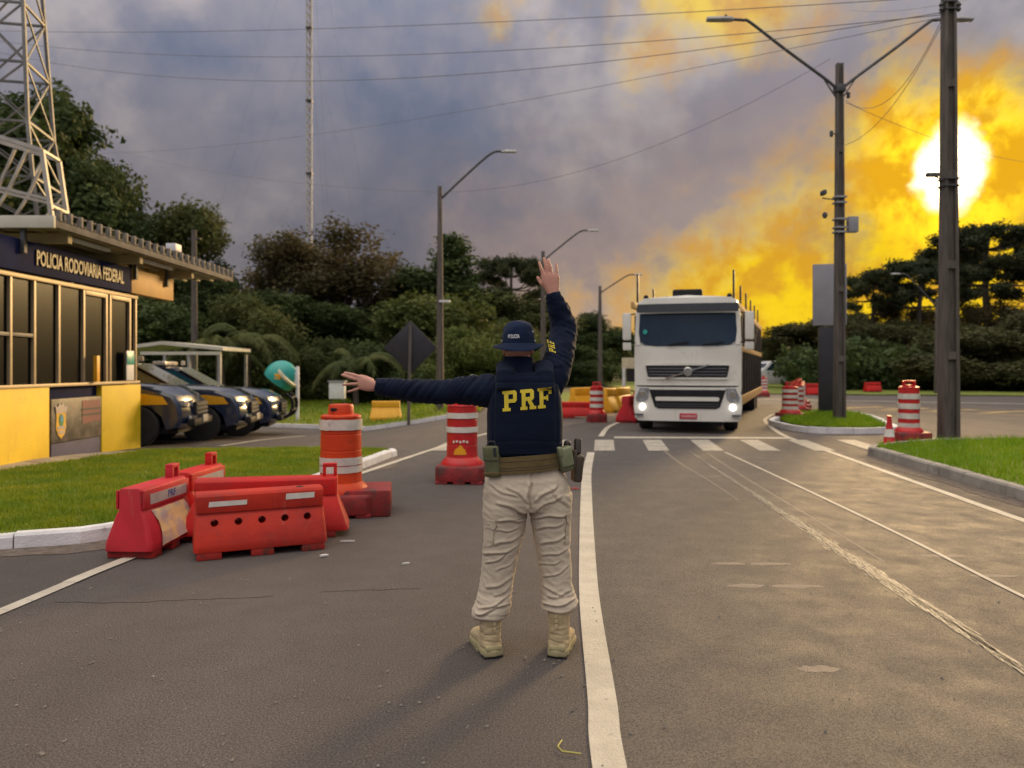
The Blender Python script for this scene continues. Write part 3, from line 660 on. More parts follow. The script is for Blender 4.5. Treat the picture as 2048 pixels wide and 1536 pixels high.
def end_barrier(label, loc, rz, L, body, ink):
    t = barrier('barrier', label, loc, rz, L, .57, body, 0, tabs=(1,), hb=.20, flare=.05)
    # reflective sheet taped over the sloping side, strip on the rail
    z0, z1 = .10, .375; y0, y1 = -.212, -.116
    q = MB(); n = 7; rs = []
    for j in range(n):
        v = j / (n - 1); row = []
        for i in range(10):
            u = i / 9; edge = .05 * math.sin(3.1 * v) if i in (0, 9) else 0
            row.append(((-.36 + .72 * u) * L + edge, y0 + (y1 - y0) * v - .010 - .008 * noise.noise(Vector((u * 5, v * 4, L))), z0 + (z1 - z0) * v + (.03 * (u - .5) if j in (0,) else 0)))
        rs.append(row)
    q.rings(rs, caps=False, close=False); q.build('reflective_sheet', M['foil'], t)
    MB().box((.02, -.1225, .468), (L * .80, .004, .085)).build('reflective_strip', M['grey_strip'], t)
    if ink:
        me = text_mesh('PRF', .085, 'lettering', bold=.002); o = link('lettering', me, M['ink_blue'], t); o.rotation_euler = (R(90), 0, 0); o.location = (.06, -.1255, .468)
    return t
end_barrier('faded pink-red barrier end-on at the left, grey strip lettered PRF and sheet toned sunlit gold', (-3.10, 6.50, 0), R(87), .76, 'barrier_pink', True)
end_barrier('red barrier standing between the lettered barrier and the kerb', (-3.11, 7.42, 0), R(87), .72, 'barrier', False)
# far barriers
barrier('barrier', 'red barrier lying across the road right behind the officer', (1.75, 23.2, 0), R(-6), 2.1, .50, 'barrier', 0, tabs=())
bb = barrier('barrier', 'dull red barrier end-on beside the truck\'s left headlight', (3.42, 21.6, 0), R(66), 1.1, .75, 'barrier_pink', 0, tabs=(1,), hb=.3)
MB().box((0, -.30, .22), (.6, .01, .25)).build('reflective_sheet', M['foil'], bb)
barrier('barrier', 'red barrier on the far verge right of the twin-arm lamp', (22.2, 46.2, .05), R(10), 1.0, .6, 'barrier', 0, tabs=())
barrier('barrier', 'red barrier beyond the drum cluster, left of the sign post', (17.4, 42.5, 0), R(5), 1.6, .65, 'barrier', 0, tabs=())
for px, py, Y, L, rz, l in [(772, 829, 26.6, .98, 3, 'yellow block barrier on the verge behind the officer\'s outstretched hand'), (938, 826, 27.5, .98, -5, 'yellow block barrier half hidden by the red drum and the officer'), (1166, 820, 27.0, 1.3, 50, 'first of three yellow block barriers beside the far drum'), (1222, 822, 26.2, 1.3, 62, 'middle of three yellow block barriers right of the far drum'), (1243, 822, 27.0, 1.3, 62, 'rightmost of the yellow block barriers, next to the truck')]:
    x = (px - CX) * Y / F
    if px < 1000: barrier('block_barrier', l, (x, Y, gz(x, Y) + .07), R(rz), L, .70, 'barrier_y', 0, tabs=(), hb=.30, flare=.07)
    else: barrier('block_barrier', l, (x, Y, 0), R(rz), L, .84, 'barrier_y', 0, tabs=(), hb=.27)

# ------------------------------------------------------------------ poles, lamps, signs
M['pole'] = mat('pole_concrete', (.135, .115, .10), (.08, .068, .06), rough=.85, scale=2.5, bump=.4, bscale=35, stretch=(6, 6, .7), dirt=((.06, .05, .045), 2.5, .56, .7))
M['steel'] = mat('galvanised_steel', (.42, .42, .42), (.30, .30, .31), rough=.5, metal=.5, scale=6)
M['steel_dark'] = mat('dark_steel', (.10, .10, .105), (.06, .06, .065), rough=.55, metal=.4, scale=6)
M['panel_grey'] = mat('sign_back', (.30, .30, .33), (.26, .26, .29), rough=.5, metal=.15, scale=2)
M['black'] = mat('black_paint', (.018, .019, .026), (.028, .028, .034), rough=.45, scale=3)
M['white_paint'] = mat('white_enamel', (.75, .76, .78), (.62, .63, .66), rough=.5, scale=3)
def double_t(mb_name, t, h, w0, w1, d0, d1):
    # double-T concrete pole: two flanges and a recessed web with openings framed by ribs
    for s in (-1, 1):
        q = MB(); rs = []
        for z in (-.3, h):
            f = max(0, z) / h; w = w0 + (w1 - w0) * f; dd = d0 + (d1 - d0) * f; x0 = s * w / 2; x1 = s * w * .27
            rs.append([(x0, -dd / 2, z), (x1, -dd / 2, z), (x1, dd / 2, z), (x0, dd / 2, z)])
        q.rings(rs); q.build('flange', M['pole'], t, bevel=.008)
    q = MB(); rs = []
    for z in (-.3, h):
        f = max(0, z) / h; w = w0 + (w1 - w0) * f; dd = (d0 + (d1 - d0) * f) * .45
        rs.append([(-w * .27, -dd / 2, z), (w * .27, -dd / 2, z), (w * .27, dd / 2, z), (-w * .27, dd / 2, z)])
    q.rings(rs); q.build('web', M['pole'], t)
    z = 1.7
    while z < h - .8:
        f = z / h; w = w0 + (w1 - w0) * f; dd = d0 + (d1 - d0) * f
        MB().box((0, 0, z), (w * .54, dd * .96, .16)).build('rib', M['pole'], t); z += 1.9
def clampbox(t, name, c, d, m): return MB().box(c, d).build(name, m, t, bevel=.01)
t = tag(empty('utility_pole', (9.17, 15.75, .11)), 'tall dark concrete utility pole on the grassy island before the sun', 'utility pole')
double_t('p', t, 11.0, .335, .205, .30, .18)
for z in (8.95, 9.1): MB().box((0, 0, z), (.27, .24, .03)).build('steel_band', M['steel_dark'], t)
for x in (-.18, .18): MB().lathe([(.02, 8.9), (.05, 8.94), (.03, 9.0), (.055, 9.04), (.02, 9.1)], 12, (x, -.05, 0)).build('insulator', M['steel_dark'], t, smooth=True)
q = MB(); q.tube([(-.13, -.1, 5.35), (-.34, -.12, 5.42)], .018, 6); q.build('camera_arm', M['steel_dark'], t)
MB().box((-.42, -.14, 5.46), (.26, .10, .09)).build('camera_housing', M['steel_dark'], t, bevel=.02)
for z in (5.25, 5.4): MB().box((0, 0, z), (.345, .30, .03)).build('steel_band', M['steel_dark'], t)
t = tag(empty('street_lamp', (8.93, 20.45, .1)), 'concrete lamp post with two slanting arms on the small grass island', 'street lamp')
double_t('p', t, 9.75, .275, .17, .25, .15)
for s in (-1, 1):
    q = MB(); pts = spline([(s * .08, 0, 9.05), (s * .35, 0, 9.3), (s * 1.5, 0, 10.15), (s * 2.42, 0, 10.86), (s * 2.62, 0, 10.93), (s * 2.95, 0, 10.95)], 5)
    q.tube(pts, .042, 8); o = q.build('arm', M['steel_dark'], t, smooth=True)
    h = MB(); h.rings([[(s * x, y * w, 10.95 + z) for y, z in ((-1, -.02), (-.8, .05), (.8, .05), (1, -.02), (.6, -.05), (-.6, -.05))] for x, w in ((2.9, .05), (3.0, .11), (3.35, .12), (3.62, .09))]); h.build('lamp_head', M['steel'], o, bevel=.01)
    MB().lathe([(.035, 11.0), (.035, 11.07), (.02, 11.08)], 10, (s * 3.1, 0, 0)).build('photocell', M['steel_dark'], o)
    MB().bar((s * .05, 0, 8.75), (s * .42, 0, 9.32), .03).build('stay', M['steel_dark'], t)
MB().box((0, 0, 9.06), (.26, .24, .2)).build('arm_bracket', M['steel_dark'], t, bevel=.01)
clampbox(t, 'equipment_box', (.34, -.02, 5.35), (.26, .2, .42), M['panel_grey'])
for z in (5.15, 5.27, 5.5, 5.95, 6.1): MB().box((0, 0, z), (.30, .27, .045)).build('steel_band', M['steel'], t)
q = MB(); q.tube([(-.12, -.05, 6.02), (-.5, -.08, 6.06)], .018, 6); q.build('camera_arm', M['steel_dark'], t)
o = MB().box((-.48, -.1, 6.2), (.10, .26, .13)).build('camera_housing', M['steel_dark'], t, bevel=.03)
MB().lathe([(.01, 5.50), (.055, 5.53), (.07, 5.60), (.05, 5.66), (.01, 5.68)], 12, (-.44, -.1, 0)).build('camera_dome', M['steel_dark'], t, smooth=True)
MB().lathe([(.03, 7.75), (.05, 7.78), (.05, 7.9), (.02, 7.92)], 8, (-.22, 0, 0)).build('insulator', M['steel_dark'], t); MB().bar((-.08, 0, 7.83), (-.22, 0, 7.83), .025).build('insulator_bracket', M['steel_dark'], t)
MB().lathe([(.03, 8.8), (.05, 8.83), (.05, 8.95), (.02, 8.97)], 8, (.24, 0, 0)).build('insulator', M['steel_dark'], t)
# sign totem
t = tag(empty('sign_totem', (9.98, 23.5, .1), R(-14)), 'grey sign back on a wide black post behind the twin-arm lamp', 'sign')
MB().box((0, 0, 1.36), (.70, .22, 2.72)).build('post', M['black'], t, bevel=.015)
MB().box((-.03, 0, 3.74), (.98, .16, 1.92)).build('sign_panel', M['panel_grey'], t, bevel=.012)
# lamp posts along the left verge
M['pole_far'] = M['pole']
def lamp(px, pytop, Y, zb, h, reach, rise, label, w=.26, side=1, drop=0):
    x = (px - CX) * Y / F; t = tag(empty('street_lamp', (x, Y, gz(x, Y) + zb)), label, 'street lamp', 'single-arm lamp posts along the verge')
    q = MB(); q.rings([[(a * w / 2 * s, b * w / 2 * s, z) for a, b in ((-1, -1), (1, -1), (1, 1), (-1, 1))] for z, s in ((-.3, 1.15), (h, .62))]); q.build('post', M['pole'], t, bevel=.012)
    z0 = h - .45; q = MB(); q.tube(spline([(side * .05, 0, z0), (side * reach * .35, 0, z0 + rise * .42), (side * reach * .8, 0, z0 + rise * .95), (side * reach, 0, z0 + rise)], 6), .045, 8); o = q.build('arm', M['steel_dark'], t, smooth=True)
    q = MB(); q.rings([[(side * (reach + xx), y * ww, z0 + rise + z) for y, z in ((-1, -.02), (-.7, .05), (.7, .05), (1, -.02), (0, -.05))] for xx, ww in ((-.05, .05), (.1, .12), (.5, .1))]); q.build('lamp_head', M['steel'], o)
    return t
Y = 28.0; tl = lamp(880, 0, Y, .08, 8.35, 2.35, 1.75, 'nearest single-arm lamp post, straight up from the verge left of the officer', .25)
MB().box((.18, -.1, 4.05), (.42, .16, .08)).build('floodlight', M['white_paint'], tl, bevel=.02)
lamp(1086, 0, 38, .0, 7.45, 2.3, 1.5, 'second single-arm lamp post, partly hidden behind the raised arm', .28)
lamp(1200, 0, 50, .0, 7.0, 2.3, 1.2, 'third single-arm lamp post, small and far above the drum', .28)
lamp(1874, 0, 44, .0, 5.6, 2.2, 1.9, 'thin far lamp post against the trees between the two right poles', .22, -1)
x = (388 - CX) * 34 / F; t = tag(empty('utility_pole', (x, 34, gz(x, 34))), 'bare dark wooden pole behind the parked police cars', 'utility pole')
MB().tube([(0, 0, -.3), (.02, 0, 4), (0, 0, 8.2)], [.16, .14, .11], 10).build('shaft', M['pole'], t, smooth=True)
MB().bar((-.3, 0, 7.8), (.3, 0, 7.8), .06).build('bracket', M['steel_dark'], t)

# wires between the poles
M['wire'] = mat('cable', (.22, .21, .215), rough=.7)
def wire(name, a, b, sag, label, r=.007, n=28):
    a = Vector(a); b = Vector(b); q = MB()
    q.tube([a.lerp(b, k / n) + Vector((0, 0, -sag * 4 * (k / n) * (1 - k / n))) for k in range(n + 1)], r, 5)
    tag(q.build(name, M['wire'], smooth=True), label, 'cable', 'overhead cables')
wire('cable', at(-60, 60, 34), at(1900, -8, 15.7) , .35, 'topmost long cable crossing the sky to the tall pole', .009)
wire('cable', at(-60, 74, 34), at(1900, 28, 15.7), .9, 'second long cable crossing the whole sky', .009)
wire('cable', at(-60, 90, 34), at(1900, 22, 15.7), 1.55, 'lowest of the three cables sagging behind the tower', .009)
wire('cable', at(60, 300, 60), at(1905, 30, 15.7), 1.2, 'faint cable rising from the left trees to the tall pole')
wire('cable', at(110, 255, 60), at(880, 385, 28), 1.0, 'thin cable sloping down to the nearest single-arm lamp post')
wire('cable', at(880, 384, 28), at(1660, 118, 20.4), .9, 'thin cable from the lamp post up to the twin-arm lamp')
wire('cable', at(1692, 205, 20.5), at(2120, 330, 34), .4, 'short cable from the twin-arm lamp down behind the sun')
wire('cable', at(1692, 200, 20.5), at(1890, 25, 15.75), .9, 'slack cable from the twin-arm lamp up to the tall pole')
wire('cable', at(1690, 290, 20.5), at(1888, 40, 15.75), .5, 'lower slack cable joining the twin-arm lamp and the tall pole')
wire('cable', at(1700, 20, 40), at(2100, -40, 15), .3, 'short cable crossing the top right corner')

# ------------------------------------------------------------------ verge furniture
M['teal'] = mat('fibreglass_teal', (.03, .38, .33), (.025, .30, .27), rough=.35, scale=3)
M['cream'] = mat('cream_paint', (.66, .60, .42), (.5, .45, .32), rough=.6)
p = gp(595, 846); t = tag(empty('telephone_booth', (p.x, p.y, p.z + .03), R(0)), 'teal egg-shaped telephone hood on a white post beyond the police cars', 'telephone booth')
MB().lathe([(.065, 0), (.06, 1.95), (.05, 1.97)], 14).build('post', M['white_paint'], t, smooth=True)
q = MB(); rs = []; nv = 14
for j in range(nv + 1):                               # open shell, its mouth tilted down to the left
    f = j / nv; th_ = f * R(112); ring = []
    for k in range(26):
        a = 2 * math.pi * k / 26; v = Vector((math.sin(th_) * math.cos(a) * .56, math.sin(th_) * math.sin(a) * .52, math.cos(th_) * .60)); ring.append(v)
    rs.append(ring)
inner = [[v * .94 for v in r] for r in rs[::-1]]
q.rings(rs + inner, caps=False)
o = q.build('hood', M['teal'], t, smooth=True, angle=60); o.location = (-.60, 0, 1.60); o.rotation_euler = (0, R(38), 0)
q = MB(); q.lathe([(.57, -.05), (.60, -.04), (.60, .04), (.57, .05)], 26, axis='X'); o2 = q.build('hood_rim', M['cream'], t, smooth=True); o2.location = (-.34, 0, 1.62); o2.scale = (1, 1, .8); o2.rotation_euler = (0, R(-40), 0)
MB().box((-.55, -.50, 1.62), (.22, .03, .2)).build('emblem_patch', M['barrier_y'], t, bevel=.05)
MB().box((-.10, 0, 1.55), (.16, .26, .42)).build('telephone_box', M['white_paint'], t, bevel=.02)
p = gp(650, 840); t = tag(empty('control_cabinet', (p.x, p.y + 2, p.z + .05)), 'pale grey cabinet on thin legs beside the teal telephone hood', 'cabinet')
MB().box((0, 0, 1.0), (.62, .3, .68)).build('box', M['white_paint'], t, bevel=.02); MB().box((0, 0, 1.36), (.70, .38, .05)).build('lid', M['panel_grey'], t)
for sx in (-.26, .26): MB().box((sx, 0, .34), (.05, .05, .68)).build('leg', M['steel_dark'], t)
p = gp(817, 850); t = tag(empty('diamond_sign', (p.x, p.y, p.z), 0), 'dark diamond road sign seen from behind on a slanting post', 'road sign')
MB().bar((0, 0, -.1), (.06, 0, 3.05), .09, .06).build('post', M['pole'], t)
q = MB(); s = .82; q.prism([(0, -s), (s, 0), (0, s), (-s, 0)], -.02, .02, 'Y'); o = q.build('sign_plate', M['black'], t, bevel=.008); o.location = (.05, .07, 2.35)
x = 1248; p = at(x, 800, 30); t = tag(empty('small_sign', (p.x, 30, .06)), 'small pale sign on a white post left of the truck', 'road sign')
MB().lathe([(.07, 0), (.065, 1.5)], 10).build('post', M['white_paint'], t); MB().box((.22, 0, 1.68), (.62, .06, .42)).build('sign_plate', M['cream'], t)
MB().box((.52, .3, 1.18), (.7, .5, .5)).build('dark_panel', M['black'], t)
p = at(1004, 740, 24); t = tag(empty('yellow_frame', (p.x, 24, 0), .2), 'slim yellow A-frame stand just left of the officer\'s neck', 'frame')
for s in (-1, 1): MB().bar((.22 + s * .32, 0, 0), (.22 + s * .04, 0, 2.05), .07).build('leg', M['barrier_y'], t)
MB().bar((.02, 0, .9), (.42, 0, .9), .05).build('crossbar', M['barrier_y'], t)
# ------------------------------------------------------------------ police post
M['wall_y'] = mat('yellow_render', (.82, .58, .004), (.72, .49, .004), rough=.6, scale=1.6, bump=.25, bscale=40, dirt=[((.50, .36, .03), 2.2, .58, .5), ((.30, .22, .05), 3.0, .60, .4, (3, 3, .35))])
M['navy'] = mat('navy_paint', (.010, .016, .075), (.008, .011, .045), rough=.85, scale=2, spec=.15)
M['navy_dull'] = mat('navy_plinth', (.085, .085, .17), (.06, .06, .12), rough=.7, scale=3)
M['fascia_sunlit'] = mat('fascia_sun_gold', (.46, .26, .05), (.34, .19, .04), rough=.6, metal=.1, scale=1.5)  # sunlight on the fascia's far end put into this colour
M['glass_dark'] = mat('tinted_glass', (.004, .0045, .005), rough=.25, spec=.06)
M['frame_al'] = mat('anodised_frame', (.42, .33, .21), (.34, .27, .17), rough=.5, metal=.2, scale=3)
M['soffit'] = mat('soffit_boards', (.38, .32, .18), (.30, .25, .14), rough=.7, scale=1.5, stretch=(5, .4, 1))
M['eave'] = mat('eave_board', (.62, .60, .50), (.50, .48, .40), rough=.7, scale=2)
M['bracket'] = mat('bracket_grey', (.26, .235, .20), (.16, .145, .125), rough=.8, scale=8)
M['letter_gold'] = mat('gold_lettering', (.13, .092, .02), (.10, .075, .016), rough=.5)
M['roof'] = mat('fibre_cement', (.20, .18, .16), (.13, .12, .105), rough=.9, scale=3, bump=.3)
M['tower_st'] = mat('tower_steel', (.20, .195, .185), (.13, .13, .125), rough=.5, metal=.5, scale=3)
M['board'] = mat('worn_board', (.045, .040, .036), (.17, .15, .12), rough=.5, scale=3.5, stretch=(1, 6, 1.2), lo=.42, hi=.68, dirt=((.36, .07, .08), 3.0, .60, .6))
# local frame: x along the wall away from the camera, y out towards the road, origin at the near end of the wall
W0 = Vector((-7.78, 11.4)); W1 = Vector((-7.80, 15.75)); ang = math.atan2(W1.y - W0.y, W1.x - W0.x); WL = (W1 - W0).length
bld = tag(empty('police_post', (W0.x, W0.y, -.12), ang), 'yellow and navy police post with dark windows under a wide flat canopy', 'building')
def bbox(name, x0, x1, y0, y1, z0, z1, m, par=bld, bevel=.006):
    return MB().box(((x0 + x1) / 2, (y0 + y1) / 2, (z0 + z1) / 2 + .12), (x1 - x0, y1 - y0, z1 - z0)).build(name, m, par, bevel=bevel)
# y is measured to the LEFT of travel, so the road side is negative y
xb = 1.22; xe = 2.85                                   # the recessed emblem bay
bbox('wall', -3.2, xb, 0, .22, -.25, 1.23, M['wall_y'])
bbox('wall', xe, WL, 0, .22, -.3, 1.21, M['wall_y'])
bbox('wall_recess', xb, xe, .10, .24, -.3, 1.22, M['navy'])
bbox('plinth', xb + .09, xe - .01, .02, .099, -.3, .26, M['navy_dull'])
bbox('end_wall', WL - .22, WL, .22, 6.0, -.3, 3.0, M['wall_y'])
bbox('end_wall', -3.2, -3.0, .27, 5.79, -.3, 2.94, M['wall_y'])
bbox('back_wall', -3.2, WL - .22, 5.8, 6.0, -.3, 3.0, M['wall_y'])
bbox('sill', -3.2, WL - .06, -.02, .26, 1.232, 1.285, M['frame_al'])
bbox('window_head', -3.2, WL - .06, .02, .2, 2.985, 3.06, M['frame_al'])
mull = [-1.3, .32, .95, 1.55, 2.22, 2.95, 3.75]
mull = [-2.6, -1.2, .25, .92, 1.62, 2.42, 2.62, 3.26, 3.70]
for k, x in enumerate([-2.6, -1.2, .31, .90, 1.57, 2.33, 3.10, 3.24, 4.0, 4.24]):
    bbox('mullion', x - .028, x + .028, .035, .105, 1.287, 2.983, M['frame_al'])
xs_ = [-3.1, -2.6, -1.2, .31, .90, 1.57, 2.33, 3.10, 3.24, 4.0, 4.24]
for a_, b2 in zip(xs_[:-1], xs_[1:]):
    p = bbox('window_pane', a_ + .037, b2 - .037, .085, .095, 1.287, 2.983, M['glass_dark'], bevel=0)
for a_, b2 in ((2.33, 3.10), (3.24, 4.0)):
    bbox('sash', a_ + .037, b2 - .037, .03, .08, 2.90, 2.98, M['frame_al'])
bbox('transom', .345, .865, .04, .083, 2.05, 2.11, M['steel_dark']); bbox('transom', -1.16, .275, .04, .083, 2.05, 2.11, M['steel_dark'])
bbox('ceiling_slab', -3.2, WL, .23, 5.79, 2.95, 3.05, M['soffit'])
# yellow handrail post seen in the window and the poster on the glass
bbox('yellow_post', 2.50, 2.60, -.10, -.03, 1.29, 1.78, M['barrier_y']); bbox('poster', 3.72, 4.02, -.03, -.015, 1.30, 1.90, M['white_paint'])
bbox('poster_header', 3.72, 4.02, -.04, -.031, 1.62, 1.84, M['teal'])
# emblem board hung in the bay
brd = bbox('emblem_board', xb + .06, xe - .02, .0, .045, .27, 1.02, M['board'])
def prism_on(name, poly, cx, cz, y0, y1, m, par):
    q = MB(); q.prism([(cx + a, cz + b + .12) for a, b in poly], y0, y1, 'Y'); return q.build(name, m, par)
shield = [(0, -.30), (.10, -.22), (.145, -.10), (.13, .06), (.15, .2), (.08, .18), (0, .22), (-.08, .18), (-.15, .2), (-.13, .06), (-.145, -.10), (-.10, -.22)]
M['shield'] = mat('shield_gold', (.80, .46, .03), rough=.4); M['shield_b'] = mat('shield_blue', (.03, .30, .50), rough=.4); M['shield_g'] = mat('shield_green', (.05, .25, .10), rough=.4); M['silver'] = mat('shield_silver', (.50, .42, .38), rough=.4)
scx = xb + .32; scz = .63
prism_on('emblem', shield, scx, scz, -.010, -.003, M['shield'], brd)
prism_on('emblem_crest', [(-.15, .15), (.15, .15), (.17, .27), (.1, .25), (.05, .32), (0, .28), (-.05, .32), (-.1, .25), (-.17, .27)], scx, scz, -.016, -.011, M['silver'], brd)
circ = lambda rx, rz, n=14: [(rx * math.cos(2 * math.pi * k / n), rz * math.sin(2 * math.pi * k / n)) for k in range(n)]
prism_on('emblem_wreath', circ(.065, .11), scx, scz + .02, -.016, -.011, M['shield_g'], brd); prism_on('emblem_disc', circ(.042, .06), scx, scz + .05, -.020, -.017, M['shield_b'], brd)
prism_on('emblem_scroll', [(-.10, -.13), (.10, -.13), (.10, -.08), (-.10, -.08)], scx, scz, -.016, -.011, M['silver'], brd); prism_on('emblem_scroll', [(-.08, -.21), (.08, -.21), (.09, -.16), (-.09, -.16)], scx, scz, -.016, -.011, M['silver'], brd)
M['faded_red'] = mat('faded_red_print', (.30, .06, .07), (.10, .07, .06), rough=.6, scale=9, stretch=(9, 1, 1)); 
prism_on('faded_print', [(-.3, -.2), (.3, -.17), (.3, .22), (-.3, .22)], xe - .36, .74, -.006, -.003, M['faded_red'], brd)
for z in (.80, .70): prism_on('print_line', [(-.31, -.018), (.31, -.018), (.31, .018), (-.31, .018)], xe - .36, z, -.010, -.007, M['black'], brd)
# fascia sign running past the end of the wall
fs = bbox('fascia', -3.2, 3.85, -.06, .10, 3.08, 3.58, M['navy']); bbox('fascia_sunlit_end', 3.852, 5.75, -.065, .10, 3.08, 3.58, M['fascia_sunlit'])
me = text_mesh('POLICIA RODOVIARIA FEDERAL', .34, 'lettering', bold=.008, depth=.01, width=2.75); o = link('lettering', me, M['letter_gold'], fs); o.rotation_euler = (R(90), 0, 0); o.location = (2.13, -.075, 3.33 + .12)
for x in (.4, 3.95, 5.35): bbox('fascia_bracket', x - .04, x + .04, -.13, -.065, 3.36, 3.78, M['steel_dark'])
# canopy
can = bbox('canopy', .30, 7.7, -.62, 5.9, 3.80, 3.86, M['soffit'])
bbox('eave_board', .28, .34, -.64, 5.9, 3.74, 3.93, M['eave'], can); bbox('eave_board', .341, 7.9, -.64, -.58, 3.76, 3.87, M['roof'], can); bbox('roof_sheet', .36, 7.85, -.55, 5.8, 3.90, 3.95, M['roof'], can)
for k in range(7): bbox('soffit_batten', .345, 7.85, -.5 + k * .34, -.44 + k * .34, 3.765, 3.80, M['soffit'], can)
for k in range(3): bbox('canopy_beam', .9 + k * 2.4, 1.02 + k * 2.4, -.5, 5.8, 3.60, 3.763, M['soffit'], can)
for k in range(26):
    x = .42 + k * .295; bbox('gutter_bracket', x, x + .055, -.66, -.58, 3.872, 4.05, M['bracket'], can, .004)
bbox('gutter_rail', .36, 7.9, -.60, -.57, 4.02, 4.05, M['roof'], can)
for k in range(2): bbox('light_fitting', 1.2 + k * 2.6, 2.5 + k * 2.6, -.35, -.27, 3.70, 3.76, M['white_paint'], can)
fl = MB().box((4.9, -.45, 4.28), (.3, .22, .16)).build('floodlight', M['white_paint'], can, bevel=.02)
bbox('canopy_column', WL + .22, WL + .29, .30, .37, -.3, 3.79, M['steel_dark'])

# lattice tower behind the post
twx, twy = -13.85, 20.5; tw = tag(empty('lattice_tower', (twx, twy, gz(twx, twy)), R(12)), 'steel lattice tower rising behind the police post at the left edge', 'tower')
def hw(z): return 2.15 - .155 * z if z < 8 else .91 - .055 * (z - 8)
zs = [0, 2.2, 4.2, 5.6, 6.9, 8.4, 10.0, 11.6, 13.2, 15, 17]
cs = [(-1, -1), (1, -1), (1, 1), (-1, 1)]
for a_ in cs:
    q = MB()
    for z0, z1 in zip(zs[:-1], zs[1:]): q.bar((a_[0] * hw(z0), a_[1] * hw(z0), z0), (a_[0] * hw(z1), a_[1] * hw(z1), z1), .085)
    q.build('leg', M['tower_st'], tw)
for z0, z1 in zip(zs[:-1], zs[1:]):
    for i in range(4):
        a_ = cs[i]; b2 = cs[(i + 1) % 4]; h0, h1 = hw(z0), hw(z1)
        MB().bar((a_[0] * h0, a_[1] * h0, z0), (b2[0] * h1, b2[1] * h1, z1), .042).build('brace', M['tower_st'], tw)
        MB().bar((b2[0] * h0, b2[1] * h0, z0), (a_[0] * h1, a_[1] * h1, z1), .042).build('brace', M['tower_st'], tw)
        MB().bar((a_[0] * h1, a_[1] * h1, z1), (b2[0] * h1, b2[1] * h1, z1), .06).build('strut', M['tower_st'], tw)
M['truss_st'] = mat('truss_steel', (.46, .43, .38), (.34, .32, .28), rough=.5, metal=.3, scale=3)
# low sloping truss beside its foot, catching the sun
tr = tag(empty('steel_truss', (-12.9, 18.7, 5.15), R(8)), 'pale steel truss on the canopy roof at the foot of the tower', 'truss')
top = [(-3.2, 0, 3.25), (1.32, 0, 1.75)]; bot = [(-3.2, 0, .6), (1.52, 0, .0)]
for yy in (-.45, .45):
    MB().bar((-3.2, yy, 3.1), (1.30, yy, 1.75), .10).build('top_chord', M['truss_st'], tr); MB().bar((1.30, yy, 1.72), (1.55, yy, -.1), .10).build('end_post', M['truss_st'], tr); MB().bar((1.55, yy, -.1), (1.6, yy, -5.4), .12).build('support_post', M['truss_st'], tr); MB().bar((-3.1, yy, -.1), (-3.1, yy, -5.4), .12).build('support_post', M['truss_st'], tr); MB().bar((-3.2, yy, 1.6), (1.45, yy, .55), .07).build('mid_chord', M['truss_st'], tr); MB().bar((-3.2, yy, -.05), (1.55, yy, -.1), .07).build('bottom_chord', M['truss_st'], tr)
    for k in range(6):
        x0 = -2.6 + k * .72; MB().bar((x0, yy, 2.92 - .3 * k * .72), (x0 - .45, yy, 1.5 - .2 * k * .72), .06).build('web_member', M['truss_st'], tr); MB().bar((x0 - .45, yy, 1.5 - .2 * k * .72), (x0 - .9, yy, 0), .06).build('web_member', M['truss_st'], tr)
for x0, z in ((1.3, 1.75), (-.6, 2.3), (1.5, .4)): MB().bar((x0, -.45, z), (x0, .45, z), .06).build('cross_tie', M['truss_st'], tr)

# guyed mast
mx_, my_ = (619 - CX) * 62 / F, 62
ms = tag(empty('radio_mast', (mx_, my_, gz(mx_, my_))), 'slim pale guyed radio mast rising out of the trees', 'mast')
q = MB(); r_ = .24; tri = [(r_ * math.cos(a), r_ * math.sin(a)) for a in (math.pi / 2, math.pi * 7 / 6, math.pi * 11 / 6)]
for a_ in tri: q.bar((a_[0], a_[1], 0), (a_[0], a_[1], 46), .10)
z = 0
while z < 46:
    for i in range(3):
        a_ = tri[i]; b2 = tri[(i + 1) % 3]; q.bar((a_[0], a_[1], z), (b2[0], b2[1], z + .7), .06)
    z += .7
M['mast'] = mat('mast_paint', (.50, .49, .50), (.38, .38, .40), rough=.6, scale=.3)
tag(q.build('lattice', M['mast'], ms), kind='stuff')
for z in (12, 18, 24, 30): MB().box((0, 0, z), (.5, .5, .12)).build('guy_collar', M['steel_dark'], ms)
for k, (dx, dy) in enumerate([(-9, -6), (8, -5), (0, 10)]):
    for zt in (18, 30, 42): MB().tube([(0, 0, zt), (dx, dy, 0)], .006, 4).build('guy_wire', M['wire'], ms)

# carport behind the cars
cp = at(262, 760, 30); t = tag(empty('carport', (-13.4, 29.5, gz(-13, 29)), R(0)), 'low open carport with a pale gabled roof behind the police cars', 'carport')
rp = [(-2.2, 2.62), (.3, 2.95), (2.6, 2.72), (2.6, 2.60), (.3, 2.82), (-2.2, 2.5)]
MB().prism(rp, -1.5, 1.5, 'Y').build('roof', M['eave'], t); MB().box((1.0, -1.42, 2.50), (3.0, .1, .12)).build('front_beam', M['eave'], t)
for x in (-2, .4, 1.3, 2.45):
    for y in (-1.4, 1.35): MB().box((x, y, 1.25), (.10, .10, 2.5)).build('post', M['steel'], t)
